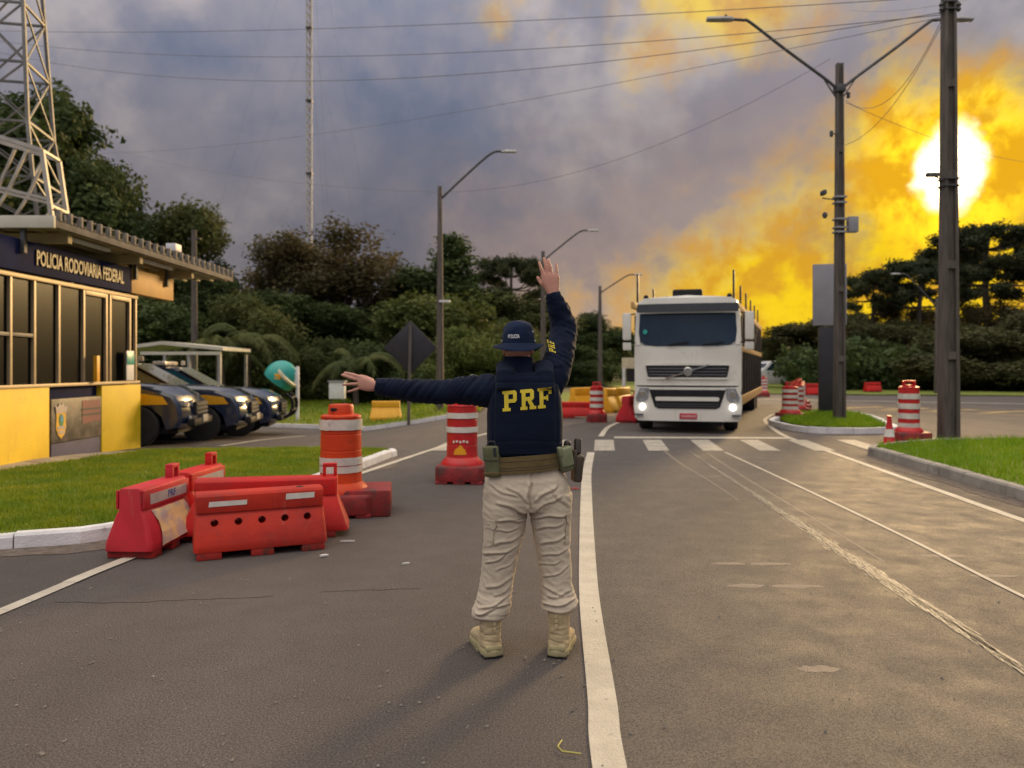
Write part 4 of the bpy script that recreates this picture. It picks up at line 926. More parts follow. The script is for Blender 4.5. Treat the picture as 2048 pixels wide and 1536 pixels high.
# ------------------------------------------------------------------ truck
M['truck_w'] = mat('truck_cream_paint', (.74, .73, .665), (.67, .655, .59), rough=.34, scale=1.5, coat=.5, dirt=[((.38, .33, .26), 2.0, .58, .4), ((.30, .26, .20), 2.5, .60, .35, (4, 1, .6))])
M['truck_g'] = mat('truck_grey_trim', (.13, .135, .15), (.10, .105, .12), rough=.5, spec=.3, scale=2)
M['visor'] = mat('tinted_visor', (.030, .036, .042), (.022, .027, .032), rough=.3)
M['plastic_b'] = mat('black_plastic', (.012, .013, .015), (.020, .020, .022), rough=.6, spec=.2, scale=4)
M['tyre'] = mat('tyre_rubber', (.018, .018, .018), (.03, .028, .026), rough=.85, scale=6, bump=.3)
M['rim'] = mat('wheel_rim', (.45, .45, .46), (.25, .25, .26), rough=.35, metal=.8, scale=5)
M['rim_s'] = mat('alloy_rim', (.22, .22, .23), (.05, .05, .055), rough=.4, metal=.6, scale=14)
M['rim_b'] = mat('wheel_rim_black', (.05, .05, .055), (.09, .09, .095), rough=.35, metal=.6, scale=5)
M['shield_glass'] = mat('windscreen', (.010, .024, .044), (.016, .034, .058), rough=.08, spec=.30, scale=1.2)  # blue of the reflected sky put into the base colour
M['car_glass'] = glass('car_glass', (.02, .10, .14), .05)
M['screen_glass'] = glass('car_windscreen', (.24, .27, .26), .03)  # pale sky reflection put into the glass colour
M['lampglass'] = mat('headlamp_glass', (.34, .35, .36), (.20, .20, .22), rough=.35, metal=.15, scale=9)
M['chrome'] = mat('chrome', (.75, .74, .72), rough=.12, metal=1.0)
M['plate_red'] = mat('plate_red', (.55, .03, .05), rough=.45)
M['plate_ch'] = mat('plate_characters', (.65, .45, .45), rough=.5)
M['trailer'] = mat('trailer_frame_black', (.020, .020, .022), (.035, .034, .034), rough=.55, scale=3)
M['trailer_y'] = mat('trailer_ochre', (.55, .34, .12), (.45, .27, .10), rough=.5, scale=3)
M['lamp_on'] = lamp_mat('lit_headlamp', (1.0, .95, .88), 5.0)

def loft_panel(mb, rows): mb.rings(rows, caps=False, close=False); return mb
def wheel(par, c, r, w, name='wheel', rim='rim', axis='X'):
    c = Vector(c); o = empty(name, c); o.parent = par
    MB().lathe([(r * .60, -w / 2), (r * .93, -w / 2), (r, -w * .32), (r, w * .32), (r * .93, w / 2), (r * .60, w / 2)], 28, axis=axis).build('tyre', M['tyre'], o, smooth=True, angle=30)
    MB().lathe([(.02, -w * .30), (r * .30, -w * .34), (r * .42, -w * .18), (r * .60, -w * .42), (r * .61, w * .42), (r * .42, w * .18), (r * .30, w * .34), (.02, w * .30)], 20, axis=axis).build('rim', M[rim], o, smooth=True, angle=25)
    return o
# cab frame: origin on the ground below the middle of the front face, +y to the rear
TX, TY, TA = 4.13, 17.7, R(-14.0)
tk = tag(empty('truck', (TX, TY, 0), TA), 'cream cab-over truck with a car-carrier trailer coming down the open lane', 'truck'); tk.scale = (1, 1, 1.05)
def bow(x): return .10 * (abs(x) / 1.25) ** 2.5         # the front face is bowed in plan
def face(name, outline, m, par=None, y=0.0, th=.02, n=10, bevel=0.0):
    # a panel on the bowed front: outline as left/right half-widths by height [(z, x0, x1)]
    q = MB(); rows = []; back = []
    for z, x0, x1 in outline:
        lean = max(0, z - 1.9) * .16
        rows.append([(x0 + (x1 - x0) * k / n, y + lean + bow(x0 + (x1 - x0) * k / n), z) for k in range(n + 1)])
        back.append([(p[0], p[1] + th, p[2]) for p in rows[-1]])
    o0 = len(rows); w_ = n + 1; vs = [p for r in rows for p in r] + [p for r in back for p in r]; B = o0 * w_; fs = []
    for j in range(o0 - 1):
        for k in range(n):
            a_ = j * w_ + k; fs.append((a_, a_ + 1, a_ + w_ + 1, a_ + w_)); fs.append((B + a_ + w_, B + a_ + w_ + 1, B + a_ + 1, B + a_))
        fs.append((j * w_, (j + 1) * w_, B + (j + 1) * w_, B + j * w_)); e = j * w_ + n; fs.append((e + w_, e, B + e, B + e + w_))
    for k in range(n):
        fs.append((k + 1, k, B + k, B + k + 1)); e = (o0 - 1) * w_ + k; fs.append((e, e + 1, B + e + 1, B + e))
    q.add(vs, fs); return q.build(name, m, par or tk, smooth=True, angle=30)
# shell of the cab
prof = [(-1.25, .95), (-1.25, 2.0), (-1.23, 2.75), (-1.16, 3.02), (-1.0, 3.10), (0, 3.16), (1.0, 3.10), (1.16, 3.02), (1.23, 2.75), (1.25, 2.0), (1.25, .95)]
q = MB(); q.rings([[(x * sx, y + max(0, z - 1.9) * .16 * (1 if y < 1 else 0), z - dz_ * (z > 2.9)) for x, z in prof] for y, sx, dz_ in ((.13, .985, .10), (.30, 1.0, .0), (2.0, 1.0, -.02), (2.1, .98, .05))]); q.build('cab_shell', M['truck_w'], tk, smooth=True, angle=35)
face('front_panel', [(1.08, -1.22, 1.22), (1.45, -1.235, 1.235), (1.98, -1.24, 1.24)], M['truck_w'], y=.03, th=.1, n=16)
face('windscreen', [(1.97, -.72, .72), (2.0, -.98, .98), (2.08, -1.10, 1.10), (2.3, -1.135, 1.135), (2.72, -1.11, 1.11)], M['shield_glass'], y=.018, th=.03, n=18)
face('windscreen_surround', [(2.0, -1.235, -1.10), (2.3, -1.23, -1.14), (2.75, -1.2, -1.115)], M['truck_w'], y=.02, th=.08, n=3)
face('windscreen_surround', [(2.0, 1.10, 1.235), (2.3, 1.14, 1.23), (2.75, 1.115, 1.2)], M['truck_w'], y=.02, th=.08, n=3)
face('visor', [(2.74, -1.17, 1.17), (2.80, -1.19, 1.19), (2.93, -1.16, 1.16)], M['visor'], y=-.16, th=.04, n=16)
face('roof_front', [(2.86, -1.18, 1.18), (2.98, -1.14, 1.14), (3.08, -1.02, 1.02)], M['truck_w'], y=.03, th=.15, n=12)
face('grille_upper', [(1.27, -.90, .90), (1.30, -.92, .92), (1.50, -.96, .96), (1.525, -.96, .96)], M['plastic_b'], y=.005, th=.03, n=14)
for k in range(3): face('grille_slat', [(1.31 + k * .07, -.9, .9), (1.335 + k * .07, -.91, .91)], M['truck_g'], y=-.008, th=.015, n=14)
face('grille_trim', [(1.22, -.93, .93), (1.26, -.94, .94)], M['truck_w'], y=-.012, th=.04, n=14); face('grille_trim', [(1.535, -.97, .97), (1.585, -.6, .6)], M['truck_w'], y=-.012, th=.04, n=14)
q = MB(); q.bar((-.50, -.03, 1.235), (.50, -.03, 1.545), .03, .035, up=(0, -1, 0)); q.build('badge_bar', M['chrome'], tk)
MB().lathe([(.04, .0), (.085, .0), (.10, .015), (.085, .04), (.06, .03)], 20, (.02, -.055, 1.395), axis='Y').build('badge_ring', M['chrome'], tk, smooth=True)
face('panel_gap', [(1.055, -1.2, 1.2), (1.085, -1.2, 1.2)], M['plastic_b'], y=.045, th=.05, n=14)
# bumper
face('bumper', [(.28, -1.14, 1.14), (.34, -1.22, 1.22), (.60, -1.25, 1.25), (.85, -1.24, 1.24), (1.04, -1.20, 1.20)], M['truck_w'], y=-.03, th=.30, n=16)
face('grille_lower', [(.56, -.66, .66), (.60, -.75, .75), (.80, -.82, .82), (.985, -.88, .88)], M['plastic_b'], y=-.045, th=.03, n=14)
face('grille_bar', [(.735, -.72, .72), (.80, -.74, .74), (.825, -.70, .70)], M['truck_w'], y=-.07, th=.03, n=12)
for k in range(2): face('grille_slat', [(.61 + k * .05, -.72, .72), (.62 + k * .05, -.72, .72)], M['truck_g'], y=-.055, th=.02, n=12)
for s in (-1, 1):
    a0, a1 = sorted((s * .90, s * 1.20)); b0, b1 = sorted((s * .98, s * 1.17)); c0, c1 = sorted((s * .88, s * 1.10))
    hl = face('headlight', [(.70, b0, b1), (.80, a0, a1), (1.02, c0, c1)], M['lampglass'], y=-.05, th=.04, n=5)
    MB().lathe([(.01, 0), (.07, .0), (.085, .02)], 14, (s * 1.03, .0, .88), axis='Y').build('reflector', M['chrome'], hl)
    MB().lathe([(.01, -.02), (.055, -.015), (.07, .02)], 14, (s * 1.04, -.045 + bow(1.04) - .015, .595), axis='Y').build('fog_lamp', M['lamp_on'], tk)
    MB().box((s * 1.12, .0, .42), (.2, .08, .04)).build('bumper_step', M['truck_g'], tk, bevel=.01)
    # mirrors on arms
    mo = MB().box((s * 1.41, .02, 2.42), (.20, .16, .62)).build('mirror', M['truck_w'], tk, bevel=.04)
    MB().box((s * 1.41, .08, 1.97), (.20, .14, .18)).build('mirror_lower', M['truck_w'], mo, bevel=.03); MB().bar((s * 1.22, .15, 2.72), (s * 1.45, .05, 2.68), .03).build('mirror_arm', M['plastic_b'], mo); MB().bar((s * 1.22, .15, 2.05), (s * 1.45, .08, 2.05), .03).build('mirror_arm', M['plastic_b'], mo)
    wheel(tk, (s * 1.04, 1.35, .50), .50, .32); wheel(tk, (s * .98, 4.7, .50), .50, .58)
    MB().box((s * 1.06, 1.35, .98), (.40, 1.25, .12)).build('wheel_arch', M['plastic_b'], tk, bevel=.04)
    MB().box((s * 1.26, .95, 1.55), (.02, .85, 1.05)).build('door', M['truck_w'], tk, bevel=.01); MB().box((s * 1.262, .95, 2.42), (.02, .80, .58)).build('side_window', M['shield_glass'], tk, bevel=.01)
    MB().lathe([(.02, 3.06), (.06, 3.08), (.06, 3.14), (.03, 3.17)], 12, (s * .98, .42, 0)).build('roof_lamp', M['plastic_b'], tk, smooth=True)
MB().box((0, 1.1, 3.22), (.72, .75, .20)).build('roof_hatch', M['plastic_b'], tk, bevel=.05)
pl = MB().box((.03, -.042, .395), (.40, .02, .125)).build('number_plate', M['plate_red'], tk, bevel=.006)
for k in range(7): MB().box((-.115 + k * .05, -.054, .395), (.028, .004, .055)).build('plate_character', M['plate_ch'], pl)
for x0, x1 in ((-.45, .1), (.35, .9)): MB().bar((x0, .0, 1.99), (x1 - .05, .01, 2.06), .02, .03).build('wiper', M['plastic_b'], tk)
MB().lathe([(.01, 0), (.055, .0), (.055, .01)], 14, (-.98, .085, 2.30), axis='Y').build('windscreen_sticker', M['teal'], tk)
MB().box((0, 2.2, .75), (1.6, 3.8, .35)).build('chassis', M['trailer'], tk, bevel=.02)
# car-carrier trailer, turned a little more than the cab; local +y runs to the rear
tr_ = empty('trailer', (0, 2.4, 0), R(-7.0)); tr_.parent = tk
TLn = 12.5
def tb(name, c, d, m, bevel=.008): return MB().box(c, d).build(name, m, tr_, bevel=bevel)
for s in (-1, 1):
    tb('side_rail', (s * 1.27, TLn / 2, .62), (.07, TLn - .2, .24), M['trailer_y']); tb('side_rail', (s * 1.25, TLn / 2, 1.98), (.09, TLn, .14), M['trailer_y']); tb('upper_rail', (s * 1.25, TLn / 2 - .6, 3.02), (.10, TLn + 1.2, .16), M['trailer_y'])
    for k in range(11):
        y = .15 + k * 1.2; tb('upright', (s * 1.25, y, 1.86), (.09, .12, 2.5), M['trailer']); 
    for k in range(6):
        y = -.7 + k * 2.3; hh = (.78, .62, .62, .6, .6, .6)[k]; tb('stake', (s * 1.22, y, 3.05 + hh / 2), (.05, .09, hh), M['trailer'])
    for k in range(9):
        y = .4 + k * 1.3; tb('side_panel', (s * 1.20, y, 1.28), (.03, .62 + .5 * (k % 3 == 0), 1.15), M['trailer'])
    for y in (8.4, 9.6): 
        w_ = wheel(tr_, (s * 1.0, y, .45), .45, .5)
    tb('panel', (s * 1.235, 1.05, 2.5), (.05, .75, .85), M['truck_w'])
    MB().bar((s * 1.25, 2.2, 2.05), (s * 1.25, 4.4, 2.95), .08).build('ramp_brace', M['trailer'], tr_); MB().bar((s * 1.25, 7.0, 2.05), (s * 1.25, 9.3, 2.95), .08).build('ramp_brace', M['trailer'], tr_)
tb('lower_deck', (0, TLn / 2, .78), (2.4, TLn - .3, .08), M['trailer']); tb('upper_deck', (0, TLn / 2 - .3, 2.95), (2.4, TLn, .07), M['trailer']); tb('head_frame', (0, .05, 1.9), (2.4, .08, 2.2), M['trailer']); tb('tail_gate', (0, TLn - .1, 1.3), (2.3, .08, 1.0), M['trailer'])

# ------------------------------------------------------------------ police cars, noses to the right (+x)
M['police'] = mat('police_navy_paint', (.010, .022, .060), (.008, .018, .048), rough=.25, scale=2, coat=1.0)
M['police_y'] = mat('police_yellow_stripe', (.82, .42, .01), (.76, .38, .01), rough=.35, coat=.4)
M['police_w'] = mat('police_white_stripe', (.62, .62, .64), rough=.4)
M['lightbar'] = mat('lightbar_lens', (.66, .60, .50), (.52, .48, .42), rough=.25, scale=6)
def make_car():
    t = empty('police_car'); L2 = 2.45; W = .95
    side = [(-2.42, .50), (-2.42, 1.00), (-2.30, 1.10), (.62, 1.12), (1.00, 1.16), (1.55, 1.13), (2.05, 1.06), (2.30, .96), (2.40, .76), (2.43, .50), (2.36, .36), (1.98, .33), (1.90, .58), (1.72, .74), (1.46, .80), (1.20, .74), (1.02, .58), (.94, .33), (-.94, .33), (-1.02, .58), (-1.20, .74), (-1.46, .80), (-1.72, .74), (-1.90, .58), (-1.98, .33), (-2.30, .36)]
    q = MB(); rs = []
    for y, s in ((-W, .0), (-W + .05, 1), (-.45, 1.0), (.45, 1.0), (W - .05, 1), (W, .0)):
        r = []
        for x, z in side:
            f = 0 if s else 1
            xx = x - (.04 if x > 2 else -.03 if x < -2 else 0) * f - (.20 * (abs(y) / W) ** 3 if x > 2.0 else 0); zz = z - (.035 if z > .9 else 0) * f
            if abs(y) < .5 and .3 < x < 2.2 and z > .9: zz += .05
            r.append((xx, y, zz))
        rs.append(r)
    q.rings(rs); q.build('body', M['police'], t, smooth=True, angle=32)
    rf = [(-1.95, 1.08), (-1.62, 1.60), (-1.2, 1.70), (-.3, 1.72), (.02, 1.66), (.98, 1.09)]
    gh = lambda y, k: [(x, y * (1 - .17 * (z - 1.08) / .64), z - k * (z > 1.3)) for x, z in rf]
    q = MB(); q.rings([gh(-W + .04, .03), gh(-.5, 0), gh(.5, 0), gh(W - .04, .03)]); ca = q.build('cabin', M['police'], t, smooth=True, angle=28)
    def onside(name, poly, m, sy, off=.006, par=ca):
        q = MB(); ys = [(W - .04) * (1 - .17 * (z - 1.08) / .64) + off for x, z in poly]
        o_ = [(x, sy * y, z) for (x, z), y in zip(poly, ys)]; i_ = [(x, sy * (y - .02), z) for (x, z), y in zip(poly, ys)]
        q.rings([i_, o_]); return q.build(name, m, par)
    for sy in (-1, 1):
        onside('side_window', [(-.42, 1.12), (.82, 1.12), (.02, 1.60), (-.42, 1.625)], M['car_glass'], sy); onside('side_window', [(-1.35, 1.12), (-.50, 1.12), (-.50, 1.625), (-1.15, 1.61)], M['car_glass'], sy); onside('quarter_window', [(-1.80, 1.12), (-1.43, 1.12), (-1.24, 1.58), (-1.52, 1.52)], M['car_glass'], sy)
        MB().box((.66, sy * 1.04, 1.16), (.14, .2, .13)).build('mirror', M['police'], t, bevel=.03)
        MB().prism([(.3, .78), (2.02, .80), (1.92, .95), (1.6, 1.0), (.3, 1.0)], sy * (W + .001), sy * (W + .006), 'Y').build('yellow_stripe', M['police_y'], t)
        MB().prism([(-2.2, .74), (1.05, .74), (1.05, .775), (-2.2, .775)], sy * (W + .001), sy * (W + .006), 'Y').build('white_stripe', M['police_w'], t)
        MB().prism([(-2.2, .79), (.28, .79), (.28, 1.0), (-2.2, 1.0)], sy * (W + .001), sy * (W + .006), 'Y').build('yellow_stripe', M['police_y'], t)
        hl = MB(); hl.rings([[(2.31 - .02 * abs(a), sy * (.52 + a * .36), .74 + b * .17 - .02 * a) for a, b in ((0, 0), (1, .25), (1, .85), (0, .75))], [(2.36 - .22 * a ** 2, sy * (.52 + a * .36), .74 + b * .17 - .02 * a) for a, b in ((0, 0), (1, .25), (1, .85), (0, .75))]]); hl.build('headlight', M['lampglass'], t, bevel=.01)
        MB().lathe([(.01, 0), (.05, 0), (.06, -.03)], 12, (2.36, sy * .66, .52), axis='X').build('fog_lamp', M['lampglass'], t)
        for x in (-1.46, 1.46): wheel(t, (x, sy * .85, .39), .39, .25, rim='rim_s', axis='Y')
    q = MB(); q.rings([[(.94 + .012, y, 1.13) for y in (-.80, .80)] + [(.06, y, 1.66) for y in (.66, -.66)], [(.97 + .012, y, 1.14) for y in (-.80, .80)] + [(.075, y, 1.675) for y in (.66, -.66)]]); q.build('windscreen', M['screen_glass'], t)
    gr = MB().box((2.37, 0, .70), (.10, 1.0, .26)).build('grille', M['plastic_b'], t, bevel=.02)
    for k in range(3): MB().box((2.425, 0, .62 + k * .08), (.02, .96, .025)).build('grille_slat', M['truck_g'], gr)
    MB().box((2.40, 0, .45), (.14, 1.70, .14)).build('bumper', M['plastic_b'], t, bevel=.04); MB().box((2.485, 0, .50), (.02, .42, .14)).build('number_plate', M['lightbar'], t, bevel=.006)
    MB().box((-.35, 0, 1.77), (.30, 1.25, .10)).build('light_bar', M['lightbar'], t, bevel=.04)
    MB().lathe([(.02, 1.72), (.05, 1.73), (.045, 1.83), (.01, 1.84)], 10, (-.02, .3, 0)).build('beacon', M['lightbar'], t, smooth=True)
    MB().box((0, 0, .30), (4.3, 1.5, .12)).build('underbody', M['plastic_b'], t)
    return t
car = make_car()
def put_car(o, nose_px, Y, rz, label):
    x = (nose_px - CX) * Y / F - 2.80; o.location = (x, Y, gz(x + 1, Y) ); o.scale = (1.18, 1.0, 1.16); o.rotation_euler = (0, 0, R(rz)); tag(o, label, 'car', 'dark blue police cars parked in a row')
c2 = copy_tree(car); c3 = copy_tree(car)
put_car(car, 386, 16.8, 9, 'nearest dark blue police car, half hidden by the yellow wall')
put_car(c2, 497, 19.1, 9, 'middle dark blue police car with a yellow stripe on its front wing')
put_car(c3, 558, 21.4, 9, 'farthest dark blue police car, black bull bar on its nose')
q = MB()
for y in (-.45, .45): q.tube(spline([(2.42, y, .42), (2.62, y, .55), (2.66, y, .85), (2.50, y, 1.02)], 4), .04, 8)
q.tube([(2.64, -.6, .62), (2.64, .6, .62)], .035, 8); q.tube([(2.62, -.55, .92), (2.62, .55, .92)], .035, 8)
q.build('bull_bar', M['plastic_b'], c3, smooth=True)
# far traffic
def far_car(name, label, loc, rz, L, Ht, m, cat):
    t = tag(empty(name, loc, rz), label, cat)
    q = MB(); sd = [(-L / 2, .3), (-L / 2, Ht * .62), (-L * .40, Ht * .95), (-L * .1, Ht), (L * .18, Ht * .96), (L * .32, Ht * .62), (L / 2, Ht * .5), (L / 2, .3)]
    q.prism(sd, -.9, .9, 'Y'); q.build('body', m, t, bevel=.08)
    for s in (-1, 1):
        MB().prism([(-L * .36, Ht * .64), (L * .25, Ht * .64), (L * .15, Ht * .9), (-L * .34, Ht * .9)], s * .905, s * .915, 'Y').build('side_window', M['shield_glass'], t)
        for x in (-L * .31, L * .31): wheel(t, (x, s * .8, .34), .34, .22, rim='rim_b', axis='Y')
    MB().box((L * .252, 0, Ht * .78), (.06, 1.5, Ht * .24), m=Matrix.Rotation(R(-35), 3, 'Y')).build('windscreen', M['shield_glass'], t)
    return t
M['van_w'] = mat('van_white', (.62, .62, .63), rough=.35, coat=.3)
far_car('van', 'distant white van on the road right of the trailer', (20.3, 58, 0), R(190), 4.8, 2.1, M['van_w'], 'van')
far_car('car', 'distant silver car left of the dark sign post', (25.0, 60, 0), R(188), 4.3, 1.55, mat('car_silver', (.42, .43, .46), rough=.3, metal=.4), 'car')
# ------------------------------------------------------------------ trees
M['bark'] = mat('bark', (.11, .085, .065), (.06, .048, .04), rough=.95, scale=3, bump=.6, bscale=18, stretch=(4, 4, .8))
M['bark_pale'] = mat('bark_pale', (.26, .22, .18), (.16, .135, .11), rough=.95, scale=3, bump=.4, bscale=18, stretch=(4, 4, .8))
def leafmat(n, a, b): return mat(n, a, b, rough=.7, scale=.55, detail=4, world=True, objrand=.22, transl=.30, lo=.38, hi=.64, spec=.25)
M['leaf_dark'] = leafmat('leaf_dark', (0.039, 0.065, 0.021), (0.078, 0.104, 0.029))
M['leaf_mid'] = leafmat('leaf_mid', (.066, .092, .027), (.115, .122, .038))
M['leaf_brown'] = leafmat('leaf_brown', (0.098, 0.088, 0.039), (0.156, 0.120, 0.055))
M['leaf_light'] = leafmat('leaf_light', (.080, .112, .026), (.120, .140, .036))
M['leaf_arau'] = leafmat('leaf_araucaria', (0.034, 0.049, 0.021), (0.065, 0.072, 0.029))
M['leaf_yel'] = leafmat('leaf_yellow', (.30, .24, .03), (.22, .20, .03))
M['leaf_back'] = leafmat('leaf_backlit', (0.065, 0.075, 0.026), (0.111, 0.101, 0.039))
def leaves(name, blobs, n, size, seed, shell=.55, lump=.35, drop=0.0):
    rs = np.random.default_rng(seed); B = np.array(blobs, float)
    vol = (B[:, 3] * B[:, 4] * B[:, 5]) ** .75; idx = rs.choice(len(B), n, p=vol / vol.sum())
    d = rs.normal(size=(n, 3)); d /= np.linalg.norm(d, axis=1)[:, None]
    ph = rs.uniform(0, 6.28, (len(B), 6))[idx]
    lumpf = 1 + lump * (np.sin(d[:, 0] * 4.1 + ph[:, 0]) * np.sin(d[:, 1] * 4.7 + ph[:, 1]) + .7 * np.sin(d[:, 2] * 7.3 + ph[:, 2]) * np.sin(d[:, 0] * 8.9 + ph[:, 3]))
    r = (shell + (1 - shell) * rs.random(n) ** .6) * lumpf
    p = B[idx, :3] + d * B[idx, 3:6] * r[:, None]
    p[:, 2] -= drop * rs.random(n) ** 2
    nrm = d * .8 + rs.normal(size=(n, 3)) * .7; nrm[:, 2] += .1; nrm /= np.linalg.norm(nrm, axis=1)[:, None]
    t = np.cross(nrm, rs.normal(size=(n, 3))); t /= np.linalg.norm(t, axis=1)[:, None] + 1e-9; b = np.cross(nrm, t)
    s = size * rs.uniform(.55, 1.45, n)[:, None]; k = rs.uniform(.45, .9, n)[:, None]
    v = np.empty((n, 4, 3)); v[:, 0] = p - t * s; v[:, 1] = p - b * s * k + nrm * s * .15; v[:, 2] = p + t * s; v[:, 3] = p + b * s * k + nrm * s * .15
    me = bpy.data.meshes.new(name); me.vertices.add(n * 4); me.vertices.foreach_set('co', v.ravel()); me.loops.add(n * 4); me.loops.foreach_set('vertex_index', np.arange(n * 4)); me.polygons.add(n); me.polygons.foreach_set('loop_start', np.arange(n) * 4); me.polygons.foreach_set('loop_total', np.full(n, 4)); me.update(calc_edges=True)
    return me
def trunk_mesh(h, r, limbs, seed, lean=.3):
    rd = random.Random(seed); q = MB()
    pts = [(0, 0, -.3)] + [(lean * math.sin(k * .9 + seed) * k / 6, lean * math.cos(k * 1.3 + seed) * k / 6, h * k / 6) for k in range(1, 7)]
    q.tube(pts, [r * 1.2, r, r * .85, r * .72, r * .6, r * .48, r * .3], 9)
    for (lx, ly, lz, f) in limbs:
        i = min(5, max(1, int(f * 6))); a = Vector(pts[i]).lerp(Vector(pts[i + 1]), f * 6 - i); b = Vector((lx, ly, lz)); mid = a.lerp(b, .5) + Vector((0, 0, -.12 * (b - a).length))
        q.tube(spline([a, mid, b], 4), [r * .34 - (r * .26) * k / 8 for k in range(9)], 6)
    return q.mesh('trunk')
PROTO = {}
def proto(kind, seed):
    rd = random.Random(seed); blobs = []; limbs = []
    if kind == 'broad':            # rounded evergreen crown of many lumps, unit height 10
        for k in range(15):
            a = rd.uniform(0, 6.28); z = rd.uniform(3.2, 9.0); rr = 2.6 * math.sin(math.pi * min(1, (z - 1.4) / 8.8)) ** .7 * rd.uniform(.35, 1.0); s = rd.uniform(.95, 1.65)
            blobs.append((rr * math.cos(a), rr * math.sin(a), z, s, s, s * .8)); 
            if k % 2 == 0: limbs.append((rr * math.cos(a) * .8, rr * math.sin(a) * .8, z - .3, min(.8, .25 + z / 16)))
        lm = leaves('crown', blobs, 34000, .088, seed, .5); tm = trunk_mesh(8.2, .26, limbs, seed)
    elif kind == 'airy':           # tall loose crown with gaps and long bare stems
        for k in range(16):
            a = rd.uniform(0, 6.28); z = rd.uniform(3.6, 9.4); rr = 2.5 * rd.uniform(.25, 1.0) * (1.0 if z < 8 else .6); s = rd.uniform(.65, 1.2)
            blobs.append((rr * math.cos(a), rr * math.sin(a), z, s, s, s * .85)); limbs.append((rr * math.cos(a), rr * math.sin(a), z - .2, min(.8, .15 + z / 14)))
        lm = leaves('crown', blobs, 20000, .082, seed, .25, .5, .5); tm = trunk_mesh(8.6, .18, limbs, seed, .6)
    elif kind == 'cone':           # pointed conifer
        for k in range(26):
            z = 1.6 + 8.2 * k / 25; R_ = 2.0 * (1 - (z - 1.2) / 9.2) ** .8; a = k * 2.4 + rd.uniform(-.4, .4); s = .55 + .5 * (1 - k / 26)
            blobs.append((R_ * .6 * math.cos(a), R_ * .6 * math.sin(a), z, s * 1.1, s * 1.1, s * .8))
        lm = leaves('crown', blobs, 24000, .085, seed, .35, .4, .2); tm = trunk_mesh(9.4, .2, [], seed, .1)
    elif kind == 'arau':           # araucaria: bare trunk, candelabra of upturned branches ending in flat tufts
        for lev, (z0, n_, rad, up) in enumerate(((6.3, 5, 2.7, 1.0), (7.5, 7, 3.2, 1.3), (8.5, 6, 2.2, 1.0))):
            for k in range(n_):
                a = 6.283 * k / n_ + rd.uniform(-.3, .3) + lev; rr = rad * rd.uniform(.75, 1.1); z = z0 + up * rd.uniform(.7, 1.1); s = rd.uniform(.5, .85)
                blobs.append((rr * math.cos(a), rr * math.sin(a), z, s, s, s * .62)); blobs.append((rr * .62 * math.cos(a), rr * .62 * math.sin(a), z - .22, s * .6, s * .6, s * .32)); limbs.append((rr * math.cos(a), rr * math.sin(a), z - .15, min(.93, z0 / 9.6)))
        blobs.append((0, 0, 9.7, 1.2, 1.2, .4))
        lm = leaves('crown', blobs, 26000, .075, seed, .25, .5, .25); tm = trunk_mesh(9.6, .24, limbs, seed, .12)
    elif kind == 'bush':           # shrub mass to the ground
        for k in range(13):
            a = rd.uniform(0, 6.28); rr = rd.uniform(0, 3.2); z = rd.uniform(.8, 6.8) * (1 - rr / 8); s = rd.uniform(1.0, 1.9); blobs.append((rr * math.cos(a), rr * math.sin(a), z, s, s, s * .85))
        lm = leaves('crown', blobs, 28000, .095, seed, .55); tm = trunk_mesh(4, .18, [(1, 0, 4, .5), (-1, .5, 4.5, .5), (0, -1, 4, .6)], seed)
    co = np.empty(len(lm.vertices) * 3); lm.vertices.foreach_get('co', co); co = co.reshape(-1, 3)
    nat = (np.percentile(co[:, 2], 99.7), np.percentile(co[:, 0], 98.5) - np.percentile(co[:, 0], 1.5))
    PROTO[(kind, seed)] = (lm, tm, nat); return PROTO[(kind, seed)]
SEEDS = {'broad': [11, 12, 13], 'airy': [21, 22], 'cone': [31], 'arau': [41, 42, 43], 'bush': [51, 52]}
for k_, ss in SEEDS.items():
    for s_ in ss: proto(k_, s_)
ti = 0
def tree(kind, px, top, Y, width, lmat, label, name='tree', bark='bark', base=0.0, group=None, sd=None):
    # px, top: photo column and row of the crown's top; width: crown width in photo pixels
    global ti; ti += 1
    x = (px - CX) * Y / F; h = H + (HY - top) * Y / F; zb = gz(x, Y) + base; h -= zb
    lm, tm, nat = PROTO[(kind, SEEDS[kind][(sd if sd is not None else ti) % len(SEEDS[kind])])]
    sz = h / nat[0]; sxy = width * Y / F / nat[1]
    t = tag(empty(name, (x, Y, zb), ti * 1.37), label, 'tree' if kind != 'bush' else 'shrub', group)
    c = bpy.data.objects.new('crown', lm); col.objects.link(c); c.parent = t; c.scale = (sxy, sxy, sz)
    if not lm.materials: lm.materials.append(M['leaf_mid'])
    c.material_slots[0].link = 'OBJECT'; c.material_slots[0].material = M[lmat]
    k = bpy.data.objects.new('trunk', tm); col.objects.link(k); k.parent = t; k.scale = (sxy, sxy, sz)
    if not tm.materials: tm.materials.append(M['bark'])
    k.material_slots[0].link = 'OBJECT'; k.material_slots[0].material = M[bark]
    return t
G1 = 'trees behind the police post'; G2 = 'trees along the left verge'; G3 = 'trees on the right bank'
tree('broad', 25, 165, 42, 400, 'leaf_dark', 'tall dark tree behind the lattice tower at the left edge', group=G1, sd=0)
tree('broad', -150, 250, 38, 420, 'leaf_dark', 'dark tree cut by the left picture edge', group=G1, sd=1)
tree('broad', 135, 290, 44, 210, 'leaf_dark', 'dark tree sloping down right of the lattice tower', group=G1, sd=2)
tree('broad', 205, 385, 46, 150, 'leaf_yel', 'small olive-yellow tree peeking above the canopy roof', group=G1, sd=1)
tree('broad', 335, 420, 48, 180, 'leaf_mid', 'green round tree above the carport', group=G1, sd=2)
